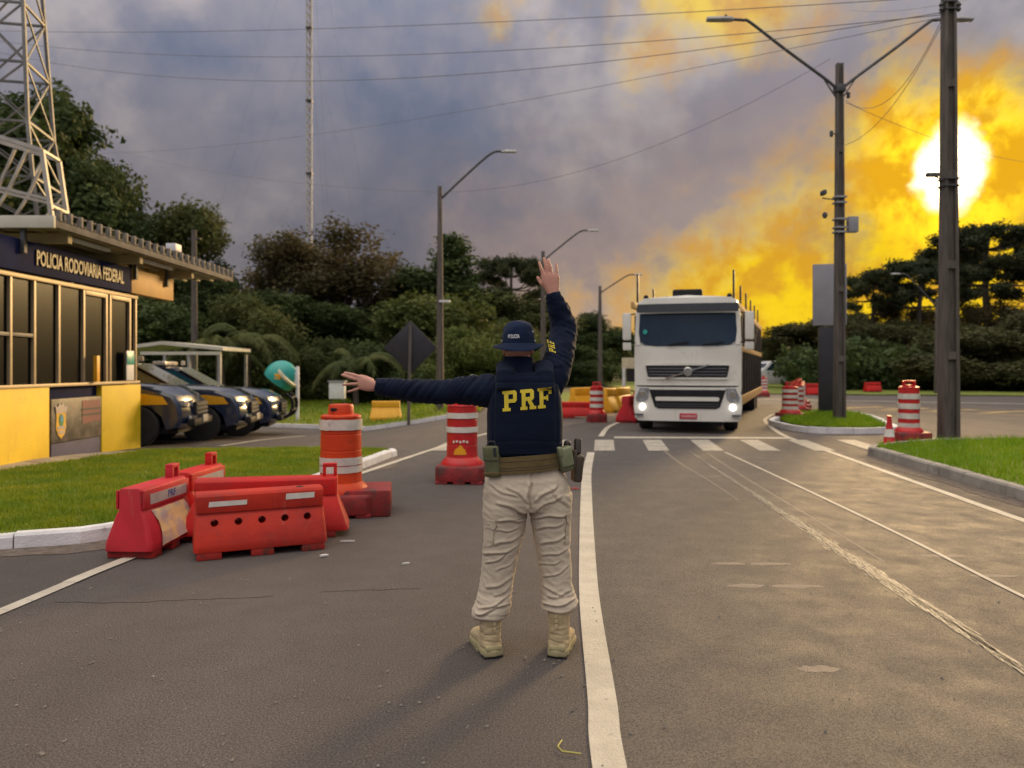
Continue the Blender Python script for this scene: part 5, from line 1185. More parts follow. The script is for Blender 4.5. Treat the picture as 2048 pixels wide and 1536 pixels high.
tree('broad', 420, 520, 46, 190, 'leaf_dark', 'low dark tree between the bare pole and the phone hood', group=G1, sd=0)
tree('bush', 300, 600, 36, 260, 'leaf_dark', 'dark shrub mass behind the carport', 'shrub', group=G1)
tree('bush', 470, 590, 38, 240, 'leaf_mid', 'leafy green shrub left of the radio mast', 'shrub', group=G1)
tree('airy', 560, 468, 56, 230, 'leaf_brown', 'tall brownish loose tree left of the radio mast', 'tree', 'bark_pale', group=G2, sd=0)
tree('airy', 690, 462, 56, 210, 'leaf_brown', 'tall brownish loose tree right of the radio mast', 'tree', 'bark_pale', group=G2, sd=1)
tree('airy', 625, 500, 58, 200, 'leaf_brown', 'brownish loose tree directly behind the radio mast', 'tree', 'bark_pale', group=G2, sd=0)
tree('broad', 600, 590, 50, 260, 'leaf_dark', 'dark low tree under the brownish trees', group=G2)
tree('broad', 810, 545, 60, 240, 'leaf_dark', 'broad dark tree between the brownish trees and the lamp post', group=G2, sd=0)
tree('cone', 905, 474, 58, 150, 'leaf_dark', 'dark pointed conifer behind the nearest lamp post', group=G2)
tree('bush', 825, 590, 46, 260, 'leaf_light', 'pale green rounded shrub left of the lamp post', 'shrub', group=G2)
tree('bush', 900, 655, 42, 170, 'leaf_light', 'smaller pale green shrub right of the lamp post', 'shrub', group=G2)
tree('arau', 1025, 515, 64, 150, 'leaf_arau', 'araucaria with open umbrella crown left of the raised hand', group=G2, sd=0)
tree('broad', 960, 585, 60, 180, 'leaf_mid', 'olive tree below the araucaria', group=G2)
tree('broad', 1060, 600, 62, 190, 'leaf_mid', 'rounded tree behind the officer\'s raised arm', group=G2)
tree('bush', 1010, 650, 52, 210, 'leaf_mid', 'olive shrub behind the officer\'s hat', 'shrub', group=G2)
tree('broad', 1195, 628, 72, 110, 'leaf_dark', 'dark small tree left of the truck', group=G2, sd=1)
tree('bush', 1150, 690, 66, 190, 'leaf_dark', 'dark shrub between the officer and the truck', 'shrub', group=G2)
tree('bush', 740, 690, 40, 150, 'leaf_dark', 'dark shrub behind the officer\'s outstretched hand', 'shrub', group=G2)
tree('bush', 660, 680, 44, 170, 'leaf_mid', 'dull green shrub behind the grey cabinet', 'shrub', group=G2)
tree('arau', 1975, 452, 66, 235, 'leaf_arau', 'large flat-crowned araucaria right of the tall pole', group=G3, sd=1)
tree('arau', 1840, 520, 62, 190, 'leaf_arau', 'araucaria with spreading crown left of the tall pole', group=G3, sd=2)
tree('arau', 1745, 545, 64, 130, 'leaf_arau', 'shaggy araucaria at the left end of the right bank', group=G3, sd=0)
tree('arau', 1905, 500, 72, 170, 'leaf_arau', 'araucaria standing directly behind the tall pole', group=G3, sd=2)
tree('arau', 2080, 500, 60, 200, 'leaf_arau', 'araucaria cut by the right picture edge', group=G3, sd=0)
tree('broad', 1790, 650, 58, 150, 'leaf_back', 'dark round tree below the araucarias, near the sign', group=G3, sd=0)
tree('broad', 1900, 668, 56, 150, 'leaf_back', 'dull olive tree behind the foot of the tall pole', group=G3, sd=1)
tree('broad', 2010, 655, 60, 190, 'leaf_back', 'dense olive tree under the largest araucaria', group=G3, sd=2)
tree('bush', 1720, 665, 60, 150, 'leaf_back', 'dark shrub right of the sign panel', 'shrub', group=G3)
tree('bush', 1860, 715, 52, 200, 'leaf_mid', 'lighter green shrub on the bank between the two poles', 'shrub', group=G3)
tree('bush', 1990, 660, 50, 230, 'leaf_back', 'brownish shrub on the bank at far right', 'shrub', group=G3)
tree('bush', 1625, 690, 72, 130, 'leaf_dark', 'dark shrub left of the black sign post', 'shrub', group=G3)
tree('bush', 1560, 690, 76, 130, 'leaf_dark', 'dark shrub just right of the trailer', 'shrub', group=G3)
tree('bush', 1480, 700, 80, 160, 'leaf_dark', 'low dark shrub behind the trailer', 'shrub', group=G3)
tree('bush', 2110, 620, 50, 180, 'leaf_back', 'shrub cut by the right picture edge', 'shrub', group=G3)
for px_, tp_, Y_, w_, lb_ in [(1560, 655, 70, 120, 'dark tree just right of the trailer top'), (1640, 640, 68, 140, 'dark tree behind the grey sign panel'), (1700, 625, 60, 130, 'dark tree between the sign panel and the araucarias'), (1830, 640, 60, 150, 'brown-olive tree filling the bank left of the tall pole'), (1945, 650, 58, 150, 'brown-olive tree filling the bank right of the tall pole'), (2040, 640, 56, 150, 'olive tree at the right picture edge')]:
    tree('broad', px_, tp_, Y_, w_, 'leaf_back', lb_, group=G3)
for px_, tp_, Y_, w_, lb_ in [(1775, 590, 66, 110, 'thin loose tree among the araucarias, left of the tall pole'), (1870, 600, 64, 120, 'thin brownish tree just left of the tall pole'), (1960, 610, 62, 120, 'thin brownish tree right of the tall pole'), (2030, 600, 64, 120, 'thin brownish tree near the right picture edge')]:
    tree('airy', px_, tp_, Y_, w_, 'leaf_brown', lb_, 'tree', 'bark_pale', group=G3)
# palm fronds and a far belt of woodland
def palm(px, top, Y, label):
    x = (px - CX) * Y / F; h = H + (HY - top) * Y / F; zb = gz(x, Y); t = tag(empty('palm', (x, Y, zb), px), label, 'palm'); h -= zb
    MB().tube([(0, 0, -.2), (.1, 0, h * .35), (0, .1, h * .62)], [.16, .13, .11], 8).build('trunk', M['bark'], t, smooth=True)
    for k in range(11):
        a = k * 2.4; q = MB(); up = .5 + .5 * ((k * 37) % 11) / 11
        P = [Vector((math.cos(a) * r_, math.sin(a) * r_, h * .62 + up * 1.6 * r_ - .55 * r_ * r_)) for r_ in [0, .4, .8, 1.2, 1.6, 2.0, 2.3]]
        s = Vector((-math.sin(a), math.cos(a), 0))
        for i in range(1, len(P)):
            for j in range(5):
                c = P[i - 1].lerp(P[i], j / 5)
                for sg in (-1, 1):
                    tip = c + s * sg * (.55 - .12 * abs(i - 3)) + (P[i] - P[i - 1]) * .7 + Vector((0, 0, -.28)); w_ = (P[i] - P[i - 1]).normalized() * .035; q.add([c - w_, c + w_, tip], [(0, 1, 2)])
        q.build('frond', M['leaf_mid'], t)
palm(500, 615, 36, 'small feathery palm beyond the parked police cars'); palm(440, 640, 35, 'second feathery palm, left of the first'); palm(712, 690, 37, 'yellowing palm behind the officer\'s outstretched hand')
rs_ = np.random.default_rng(5); bl = []
for k in range(150):
    u = rs_.uniform(-1, 1); Yb = 84 + rs_.uniform(0, 16) - 10 * (u < -.1); X = u * 75; top_ = 3.6 + 1.8 * math.sin(X * .11) + (3.6 if X < 2 else 0.8 if X > 30 else -.8); bl.append((X, Yb, rs_.uniform(.3, 1) * top_, 3.6, 2.6, 2.0))
me = leaves('woodland', bl, 60000, .42, 77, .5); tag(link('woodland', me, M['leaf_dark']), 'far belt of dark woodland closing the view behind the road', 'woodland', kind='stuff')
bl = []
for k in range(120):
    u = rs_.uniform(0, 1); X = 20 + u * 45; bl.append((X, 54 - .1 * X + rs_.uniform(-2, 5), rs_.uniform(.2, 2.6), 1.6, 1.4, 1.2))
for k in range(90):
    X = rs_.uniform(-34, 1); bl.append((X, 47 + rs_.uniform(-2, 7), rs_.uniform(.0, 2.8) + gz(X, 40), 1.5, 1.3, 1.2))
me = leaves('undergrowth', bl, 60000, .20, 78, .4); tag(link('undergrowth', me, M['leaf_dark']), 'tangled undergrowth along the foot of the trees', 'undergrowth', kind='stuff')
# ------------------------------------------------------------------ the officer, seen from behind
PY = 4.10
per = tag(empty('person', (.07, PY, 0)), 'officer in navy vest, tan trousers and bucket hat, arms raised to stop the truck', 'person')
def pp(px, py, dy=0.0):
    v = at(px, py, PY + dy); return Vector((v.x - .07, dy, v.z))
M['skin'] = mat('skin', (.56, .285, .215), (.50, .235, .175), rough=.5, scale=14, spec=.4, bump=.08, bscale=220)
M['hair'] = mat('hair', (.05, .03, .018), rough=.7)
def cloth(name, c1, c2, weave=900, bump=.25, rough=.85, wr=.5):
    m = mat(name, c1, c2, rough=rough, scale=7, spec=.12); nt = m.node_tree; b = nt.nodes['Principled BSDF']; b.inputs['Sheen Weight'].default_value = .05
    t = nt.nodes.new('ShaderNodeTexCoord'); n = nt.nodes.new('ShaderNodeTexNoise'); nt.links.new(t.outputs['Object'], n.inputs['Vector']); n.inputs['Scale'].default_value = 26; n.inputs['Detail'].default_value = 5
    n2 = nt.nodes.new('ShaderNodeTexNoise'); nt.links.new(t.outputs['Object'], n2.inputs['Vector']); n2.inputs['Scale'].default_value = weave; n2.inputs['Detail'].default_value = 1
    ad = nt.nodes.new('ShaderNodeMath'); ad.operation = 'MULTIPLY_ADD'; nt.links.new(n2.outputs[0], ad.inputs[0]); ad.inputs[1].default_value = .12; nt.links.new(n.outputs[0], ad.inputs[2])
    bp = nt.nodes.new('ShaderNodeBump'); bp.inputs['Strength'].default_value = bump; bp.inputs['Distance'].default_value = .012; nt.links.new(ad.outputs[0], bp.inputs['Height']); nt.links.new(bp.outputs[0], b.inputs['Normal'])
    return m
M['navy_cloth'] = cloth('navy_ripstop', (.0065, .012, .032), (.0045, .008, .022))
M['vest'] = cloth('vest_nylon', (.0055, .011, .028), (.004, .008, .020), 500, .35)
M['hat'] = cloth('hat_cotton', (.010, .020, .055), (.007, .014, .040))
M['khaki'] = cloth('khaki_twill', (.58, .495, .385), (.51, .435, .335), 900, .30)
M['olive'] = cloth('camo_cordura', (.17, .17, .095), (.105, .115, .062), 400, .35)
M['belt'] = cloth('belt_webbing', (.155, .115, .050), (.12, .088, .038), 300, .4)
M['suede'] = cloth('boot_suede', (.50, .40, .24), (.43, .34, .20), 600, .25)
M['suede_d'] = cloth('boot_suede_dark', (.40, .33, .19), (.34, .28, .16), 600, .25)
M['khaki_d'] = cloth('khaki_seam', (.36, .30, .22), (.30, .25, .19))
M['sole'] = mat('boot_sole', (.42, .37, .20), (.32, .28, .15), rough=.7, scale=9)
M['sole_b'] = mat('boot_tread', (.03, .03, .028), rough=.8)
M['brown_leather'] = mat('pistol_grip', (.045, .032, .024), (.03, .022, .018), rough=.5)
M['holster'] = mat('holster_polymer', (.085, .068, .045), (.055, .045, .032), rough=.5)
M['yellow_letter'] = mat('yellow_letter', (.72, .56, .03), (.62, .48, .03), rough=.6, scale=30)
M['white_letter'] = mat('white_letter', (.72, .72, .74), rough=.6)
M['patch'] = mat('flag_patch', (.55, .58, .40), (.30, .42, .28), rough=.7, scale=30)
M['gold'] = mat('gold_ring', (.9, .65, .25), rough=.2, metal=1.0)

def ell_ring(c, rx, ry, n=20, p=2.0, rot=0.0):
    out = []
    for k in range(n):
        a = 2 * math.pi * k / n; ca, sa = math.cos(a), math.sin(a)
        x = rx * math.copysign(abs(ca) ** (2 / p), ca); y = ry * math.copysign(abs(sa) ** (2 / p), sa)
        out.append(Vector((c[0] + x * math.cos(rot) - y * math.sin(rot), c[1] + x * math.sin(rot) + y * math.cos(rot), c[2])))
    return out
def remesh(mb, name, m, voxel, sm=2, parent=per, facp=.5):
    me = mb.mesh(name); bm = bmesh.new(); bm.from_mesh(me); bmesh.ops.recalc_face_normals(bm, faces=bm.faces); bm.to_mesh(me); bm.free()
    o = link(name, me, m)
    apply_mods(o, [('REMESH', dict(mode='VOXEL', voxel_size=voxel)), ('SMOOTH', dict(factor=facp, iterations=sm))])
    if not o.data.materials: o.data.materials.append(m)
    o.data.polygons.foreach_set('use_smooth', [True] * len(o.data.polygons)); o.parent = parent
    return o
def vnormals(me):
    n = len(me.vertices); a = np.empty(n * 3); me.vertices.foreach_get('co', a); b = np.empty(n * 3); me.vertex_normals.foreach_get('vector', b) if hasattr(me, 'vertex_normals') else me.vertices.foreach_get('normal', b)
    return a.reshape(-1, 3), b.reshape(-1, 3)
def creases(o, segs, org, w, depth, extra=None):
    # segs: 2-D folds in photo-like (X, Z) space: (x0,z0,x1,z1[,depth factor])
    co, no = vnormals(o.data); d = np.zeros(len(co)); X, Z = co[:, 0], co[:, 2]
    for s in segs:
        p0 = np.array(s[:2]); p1 = np.array(s[2:4]); k = s[4] if len(s) > 4 else 1.0
        L = np.linalg.norm(p1 - p0); t = (p1 - p0) / L; n = np.array((-t[1], t[0]));
        if n[1] < 0: n = -n
        u = ((X - p0[0]) * t[0] + (Z - p0[1]) * t[1]) / L; v = (X - p0[0]) * n[0] + (Z - p0[1]) * n[1] + .006 * np.sin(u * 7 + s[0] * 40)
        fall = np.clip(1.15 - np.abs(u - .5) * 2, 0, .35) / .35; fall = fall * fall * (3 - 2 * fall); ww = w * (.8 + .5 * abs(math.sin(s[0] * 91)))
        d += k * depth * fall * (-1.0 * np.exp(-(v / ww) ** 2) + .75 * np.exp(-((v - 1.9 * ww) / (1.3 * ww)) ** 2))
    if extra is not None: d += extra(co, no)
    co = co + no * d[:, None]; o.data.vertices.foreach_set('co', co.ravel()); o.data.update()

# ---- body: one continuous skin surface (head, neck, trunk, arms with hands, legs)
b = MB()
hc = Vector((-.036, .03, 0))
for_z = [(1.555, .020, .03, .035), (1.575, .045, .055, .025), (1.61, .062, .080, .012), (1.65, .072, .094, .0), (1.70, .078, .100, -.002), (1.745, .076, .098, -.004), (1.78, .062, .080, -.004), (1.80, .035, .045, -.004), (1.805, .01, .012, -.004)]
b.rings([ell_ring((hc.x, hc.y + oy, z), rx, ry, 22) for z, rx, ry, oy in for_z])
b.tube([(hc.x + .01, .0, 1.45), (hc.x + .005, .008, 1.56), (hc.x, .02, 1.66)], [.068, .060, .056], 16)
b.rings([ell_ring((hc.x, hc.y + .10, z), rx, ry, 10) for z, rx, ry in ((1.628, .008, .006), (1.636, .017, .022), (1.655, .013, .016), (1.675, .008, .008))])     # nose
for s in (-1, 1): b.rings([ell_ring((hc.x + s * .077, hc.y - .004, z), rx, ry, 10) for z, rx, ry in ((1.628, .004, .006), (1.638, .009, .014), (1.665, .012, .019), (1.685, .010, .017), (1.694, .004, .008))])
b.rings([ell_ring((.0, 0, z), rx, ry, 20) for z, rx, ry in ((.95, .15, .10), (1.05, .145, .09), (1.2, .15, .095), (1.38, .165, .10), (1.47, .13, .08), (1.51, .06, .05))])
SL = pp(975, 772, .0); EL = pp(868, 783, .0); WLf = pp(757, 771, -.02)
SR = pp(1108, 752, .02); ER = pp(1131, 663, .20); WR = pp(1104, 588, .14)
b.tube([SL, EL, WLf], [.055, .045, .031], 12); b.tube([SR, ER, WR], [.055, .045, .032], 12)
HL = pp(1012, 1010); HR = pp(1100, 1010); KL_ = pp(1002, 1120, .02); KR_ = pp(1108, 1120, .02); AL = pp(978, 1280, -.02); AR = pp(1117, 1275, -.02)
b.tube([HL, KL_, AL], [.085, .06, .045], 12); b.tube([HR, KR_, AR], [.085, .06, .045], 12)
def finger(pts, r):
    P = spline(pts, 4); n = len(P) - 1
    b.tube([P[0] - (P[1] - P[0]) * 2] + P + [P[-1] + (P[-1] - P[-2]) * .35], [r * 1.05] + [r * (1.08 - .28 * k / n) * (1 + .07 * (abs(k / n - .38) < .08)) for k in range(n + 1)] + [r * .35], 10)
# left hand: arm out to the side, palm forward, little finger below
def lh(zx, zy, dy=0.0): return pp(660 + zx / 6.024, 720 + zy / 6.024, -.02 + dy)
def palm_(sec):       # sec: list of (upper edge point, lower edge point, thickness)
    rs = []
    for p0, p1, th in sec:
        c = (p0 + p1) / 2; a = (p1 - p0) / 2; n = Vector((0, 1, 0)) * th; rs.append([c + a * math.copysign(abs(math.cos(t)) ** .75, math.cos(t)) + n * math.copysign(abs(math.sin(t)) ** .9, math.sin(t)) for t in [2 * math.pi * k / 16 for k in range(16)]])
    b.rings(rs)
palm_([(lh(575, 262), lh(575, 362), .022), (lh(520, 240), lh(520, 378), .021), (lh(440, 205), lh(450, 378), .017), (lh(365, 188), lh(372, 362), .014), (lh(335, 195), lh(345, 345), .010)])
finger([lh(350, 200), lh(260, 172, .006), lh(172, 152, .016)], .0093)
finger([lh(345, 238), lh(250, 213, .003), lh(140, 178, .012)], .0096)
finger([lh(350, 288), lh(245, 290, .002), lh(150, 299, .012)], .0090)
finger([lh(360, 335), lh(290, 362, .002), lh(212, 384, .010)], .0080)
finger([lh(490, 235, .02), lh(420, 205, .045), lh(360, 190, .062)], .0105)
# right hand raised, palm forward, thumb towards the head
def rh(zx, zy, dy=0.0): return pp(1000 + zx / 7.3125, 490 + zy / 7.3125, .135 + dy)
palm_([(rh(700, 735), rh(850, 735), .024), (rh(665, 660), rh(862, 660), .022), (rh(615, 560), rh(872, 560), .018), (rh(592, 470), rh(872, 470), .015), (rh(598, 415), rh(850, 420), .011)])
finger([rh(625, 425), rh(597, 330, .004), rh(570, 245, .014)], .0098)
finger([rh(688, 410), rh(668, 300, .004), rh(640, 188, .016)], .0103)
finger([rh(752, 412), rh(732, 305, .004), rh(702, 205, .016)], .0100)
finger([rh(826, 430), rh(828, 350, .004), rh(820, 268, .014)], .0086)
finger([rh(660, 610, .012), rh(590, 545, .022), rh(545, 462, .026)], .0108)
body = remesh(b, 'body', M['skin'], .0042, 2, facp=.35)
for s in (-1, 1): MB().lathe([(.001, -.009), (.007, -.007), (.010, 0), (.007, .007), (.001, .009)], 10, (hc.x + s * .032, hc.y + .088, 1.672)).build('eye', M['white_letter'], body, smooth=True)
MB().box((hc.x, hc.y + .092, 1.598), (.045, .012, .010)).build('mouth', M['plate_red'], body, bevel=.004)
# cropped hair round the nape
q = MB(); q.rings([ell_ring((hc.x, hc.y - .004, z), rx, ry, 24) for z, rx, ry in ((1.648, .0735, .0955), (1.67, .0785, .1015), (1.72, .0805, .1035), (1.76, .074, .094))]); q.build('hair', M['hair'], per, smooth=True)
MB().tube([lh(338 + 8 * math.cos(a) * 0, 287 + 15 * 6.0 * 0 + 0) + Vector((0, math.cos(a) * .0102, math.sin(a) * .0102)) for a in [k * math.pi / 8 for k in range(17)]], .0022, 6).build('ring', M['gold'], per, smooth=True)

# ---- jacket: trunk, sleeves and stand collar in one surface
j = MB()
j.rings([ell_ring((.0, .0, z), rx, ry, 24, 2.3) for z, rx, ry in ((1.06, .185, .122), (1.2, .185, .122), (1.34, .195, .122), (1.44, .185, .112), (1.50, .140, .095), (1.535, .085, .080))])
Ya = lambda px, y0, y1, dy=0: (pp(px, (y0 + y1) / 2, dy), abs(y1 - y0) / 2 * PY / F)
secs = [(1000, 752, 818), (975, 747, 815), (945, 750, 812), (905, 757, 808), (868, 759, 809), (830, 758, 805), (795, 757, 797), (765, 756, 791), (752, 757, 789)]
j.tube([Ya(x, a, c, -.02 * (1000 - x) / 250)[0] for x, a, c in secs], [Ya(x, a, c)[1] * .95 for x, a, c in secs], 18)
rs_pts = [(pp(1088, 790, .0), .085), (pp(1108, 752, .03), .090), (pp(1118, 715, .09), .086), (pp(1126, 682, .16), .082), (pp(1128, 655, .195), .079), (pp(1121, 632, .185), .072), (pp(1114, 612, .165), .061), (pp(1107, 594, .145), .047), (pp(1104, 585, .138), .042)]
j.tube([p for p, r in rs_pts], [r * .91 for p, r in rs_pts], 18)
col_c = lambda z, r, dx, dy: ell_ring((hc.x + dx, dy, z), r, r * 1.02, 22)
j.rings([col_c(1.50, .098, .010, .008), col_c(1.56, .088, .008, .014), col_c(1.600, .082, .004, .020), col_c(1.620, .081, .002, .022), col_c(1.622, .070, .002, .022), col_c(1.60, .066, .002, .02), col_c(1.52, .066, .004, .01)])
jac = remesh(j, 'jacket', M['navy_cloth'], .0062, 3)
def jf(co, no):
    d = np.zeros(len(co)); X = co[:, 0]; Z = co[:, 2]
    for i, p in enumerate(co):
        if p[0] < -.16:                                             # long soft folds down the outstretched sleeve
            t = (-p[0] - .16) / .55; n = noise.noise(Vector((p[0] * 11 + p[2] * 9, p[1] * 5, p[2] * 7))); n2 = noise.noise(Vector((p[0] * 32 - p[2] * 26, p[1] * 11, 4)))
            d[i] = .006 * n * (1 - .4 * t) + .0065 * (1 - abs(n2) * 2.4)
        elif p[2] > 1.56 and p[0] > .09:                           # rings of bunched cloth on the raised sleeve
            n = noise.noise(Vector((p[0] * 10, p[1] * 10, p[2] * 30 + p[0] * 14))); n4 = noise.noise(Vector((p[0] * 24 - p[2] * 12, p[1] * 14, p[2] * 16))); d[i] = .006 * (1 - 2 * abs(n)) * (1 if p[2] < 1.93 else .3) + .0045 * (1 - 2.2 * abs(n4))
        elif p[2] > 1.4 and abs(p[0]) > .1:
            n = noise.noise(Vector((p[0] * 30, p[1] * 8, p[2] * 12))); d[i] = .006 * (1 - 2 * abs(n))
    return d
creases(jac, [], None, .01, .0, jf)
q = MB(); c0, r0 = pp(757, 773, -.02), .0465
q.tube([c0 + Vector((.034, 0, 0)), c0 + Vector((-.004, 0, 0))], [r0 * .98, r0 * .93], 20, caps=False); q.build('cuff', M['navy_cloth'], jac, smooth=True)
MB().box(c0 + Vector((.018, -.046, .008)), (.05, .006, .026)).build('cuff_tab', M['vest'], jac, bevel=.003)

# ---- ballistic vest
v = MB()
v.rings([ell_ring((.0, -.004, z), rx, ry, 32, 3.0) for z, rx, ry in ((1.088, .196, .138), (1.10, .204, .146), (1.20, .207, .152), (1.30, .207, .153), (1.40, .200, .148), (1.46, .185, .138), (1.505, .165, .122), (1.53, .150, .105))])
for s in (-1, 1): v.tube([(s * .105, -.13, 1.44), (s * .105, -.105, 1.53), (s * .100, -.02, 1.572), (s * .100, .07, 1.545), (s * .105, .12, 1.44)], [(.030, .052)] * 5, 14, ref=(0, 0, 1))
vest = remesh(v, 'vest', M['vest'], .006, 4)
def vf(co, no):
    d = np.zeros(len(co))
    for i, p in enumerate(co):
        n = noise.noise(Vector((p[0] * 5, p[1] * 5, p[2] * 8))); d[i] = .005 * n
        for zz, a in ((1.480, .004), (1.165, .003)):
            d[i] -= a * math.exp(-((p[2] - zz - .01 * math.cos(p[0] * 9)) / .004) ** 2)
        if p[1] < 0: d[i] -= .006 * math.exp(-((abs(p[0]) - .168) / .006) ** 2) * (p[2] < 1.5)
        if p[2] < 1.14: d[i] -= .004 * (1 - abs(noise.noise(Vector((p[0] * 22, 0, p[2] * 30)))) * 2)
    return d
creases(vest, [], None, .01, .0, vf)
def bvh_of(o):
    me = o.data; return BVHTree.FromPolygons([tuple(q_.co) for q_ in me.vertices], [tuple(p.vertices) for p in me.polygons])
def project(bv, P, off, direction=(0, 1, 0)):
    d = Vector(direction).normalized(); h = bv.ray_cast(Vector(P) - d * 1.0, d)
    return (h[0] - d * off) if h[0] is not None else None
bv_vest = bvh_of(vest)
def slab(name, tris2d, m, par, bv, off, f, direction=(0, 1, 0), cell=.012):
    # planar outline cut into small cells and laid on a curved surface
    bm = bmesh.new()
    for poly in tris2d:
        vs = [bm.verts.new((p[0], p[1], 0)) for p in poly]; bm.faces.new(vs)
    xs = [w_.co.x for w_ in bm.verts]; ys = [w_.co.y for w_ in bm.verts]
    for ax, lo, hi in ((0, min(xs), max(xs)), (1, min(ys), max(ys))):
        n = int((hi - lo) / cell) + 1
        for k in range(1, n):
            c = [0, 0, 0]; c[ax] = lo + (hi - lo) * k / n; nn_ = [0, 0, 0]; nn_[ax] = 1
            bmesh.ops.bisect_plane(bm, geom=bm.verts[:] + bm.edges[:] + bm.faces[:], plane_co=c, plane_no=nn_)
    bmesh.ops.triangulate(bm, faces=bm.faces[:])
    last = Vector((0, -.15, 1.3))
    for w_ in bm.verts:
        P = f(w_.co.x, w_.co.y); h = project(bv, P, off, direction)
        w_.co = h if h is not None else P
    bmesh.ops.recalc_face_normals(bm, faces=bm.faces[:])
    ex = bmesh.ops.extrude_face_region(bm, geom=bm.faces[:]); dv = Vector(direction) * (off * .9)
    for g_ in ex['geom']:
        if isinstance(g_, bmesh.types.BMVert): g_.co += dv
    bmesh.ops.recalc_face_normals(bm, faces=bm.faces[:])
    me = bpy.data.meshes.new(name); bm.to_mesh(me); bm.free(); return link(name, me, m, par)
# slab-serif capitals on a unit grid: width .8, height 1
rect = lambda a, c, d, e: [(a, c), (d, c), (d, e), (a, e)]
def bowl(x0, x1, z0, z1, w):              # rounded-corner bowl as strips
    k = .10; xm = x1 - w
    return [rect(x0, z1 - w * .85, x1 - k, z1), rect(x0, z0, x1 - k, z0 + w * .85), rect(xm, z0 + k, x1, z1 - k), [(x1 - k, z1 - w * .85), (xm, z1 - k), (x1, z1 - k), (x1 - k, z1)], [(x1 - k, z0), (x1, z0 + k), (xm, z0 + k), (x1 - k, z0 + w * .85)]]
LET = {'P': [rect(.0, 0, .46, .15), rect(.10, .15, .34, .85), rect(.0, .85, .34, 1.0)] + bowl(.34, .82, .40, 1.0, .21),
       'R': [rect(.0, 0, .40, .15), rect(.08, .15, .30, .85), rect(.0, .85, .30, 1.0)] + bowl(.30, .78, .44, 1.0, .21) + [[(.40, .44), (.62, .44), (.80, .15), (.56, .15)], rect(.52, 0, .90, .15)],
       'F': [rect(.0, 0, .44, .15), rect(.10, .15, .32, .85), rect(.0, .85, .80, 1.0), rect(.62, .68, .80, .85), rect(.32, .43, .50, .57), rect(.50, .36, .60, .64)]}
def word(letters, place, m, par, bv, off, direction=(0, 1, 0), cell=.012):
    x = 0
    for ch in letters:
        slab('letter', [[(p[0] + x, p[1]) for p in poly] for poly in LET[ch]], m, par, bv, off, place, direction, cell); x += 1.0 + (.02 if ch == 'P' else 0)
o_ = pp(1006, 820); u_ = (pp(1101, 812) - o_) / 2.82; w_z = Vector((-.002, 0, pp(1006, 781).z - o_.z))
word('PRF', lambda a, c: o_ + u_ * a + w_z * c, M['yellow_letter'], vest, bv_vest, .004, cell=.16)
slab('yoke_panel', [[(-.135, 1.486), (.135, 1.486), (.128, 1.52), (-.128, 1.52)]], M['navy_cloth'], vest, bv_vest, .004, lambda a, c: Vector((a, 0, c)), cell=.03)
slab('cummerbund', [[(-.198, 1.105), (.198, 1.105), (.198, 1.158), (-.198, 1.158)]], M['vest'], vest, bv_vest, .004, lambda a, c: Vector((a, 0, c)), cell=.03)
bv_j = bvh_of(jac)
# sleeve lettering running up the raised arm, flag patch on the other shoulder
o2 = pp(1099, 708, .09); u2 = (pp(1103, 685, .12) - o2) / 2.82; w2 = (pp(1109, 706, .09) - o2) * -1
o2 = pp(1110, 707, .09); u2 = (pp(1106, 683, .12) - o2) / 2.82; w2 = pp(1098, 703, .09) - o2
word('PRF', lambda a, c: o2 + u2 * a + w2 * c, M['yellow_letter'], jac, bv_j, .004, cell=.25)
slab('flag_patch', [[(921, 756), (930, 746), (953, 746), (946, 755)]], M['patch'], jac, bv_j, .004, lambda a, c: pp(a, c), (0, .75, -.66), cell=8)

# ---- trousers
t = MB()
t.rings([ell_ring((x, y, z), rx, ry, 30, 2.3) for z, x, y, rx, ry in [(1.055, .002, 0, .192, .125), (1.0, .004, -.002, .205, .132), (.95, .008, -.008, .225, .142), (.89, .010, -.012, .236, .146), (.83, .010, -.008, .238, .142), (.79, .010, 0, .232, .130)]])
def leg(rows):
    t.rings([ell_ring((x, y, z), rx, ry, 24, 2.2) for x, y, z, rx, ry in rows])
K = PY / F
def rowp(px, py, hw, dy=0.0, dep=1.08): hw *= .95 if py > 1030 else 1; p = pp(px, py, dy); return (p.x, dy, p.z, hw * K, hw * K * dep)
leg([rowp(1012, 985, 44, 0, 1.1), rowp(1010, 1020, 45, 0, 1.1), rowp(1009, 1060, 43, .005, 1.08), rowp(1004, 1090, 40, .01), rowp(1000, 1120, 37, .015), rowp(995, 1150, 35.5, .015), rowp(991, 1180, 34.5, .01, 1.0), rowp(987, 1202, 36, .0, 1.0), rowp(983, 1217, 38.5, -.005, .98), rowp(980, 1228, 37, -.01, .95), rowp(979, 1235, 30, -.01, .95)])
leg([rowp(1100, 985, 44, 0, 1.1), rowp(1101, 1020, 43, 0, 1.1), rowp(1102, 1060, 40, .005, 1.08), rowp(1105, 1090, 37, .01), rowp(1109, 1120, 34.5, .015), rowp(1112, 1150, 33, .015), rowp(1115, 1180, 33, .01, 1.0), rowp(1118, 1193, 35, .0, 1.0), rowp(1120, 1204, 37, -.005, .98), rowp(1119, 1213, 34, -.01, .95), rowp(1118, 1218, 28, -.01, .95)])
trs = remesh(t, 'trousers', M['khaki'], .0052, 3)
def z4(x, y): p = pp(860 + x / 3.071, 860 + y / 3.071); return p.x, p.z
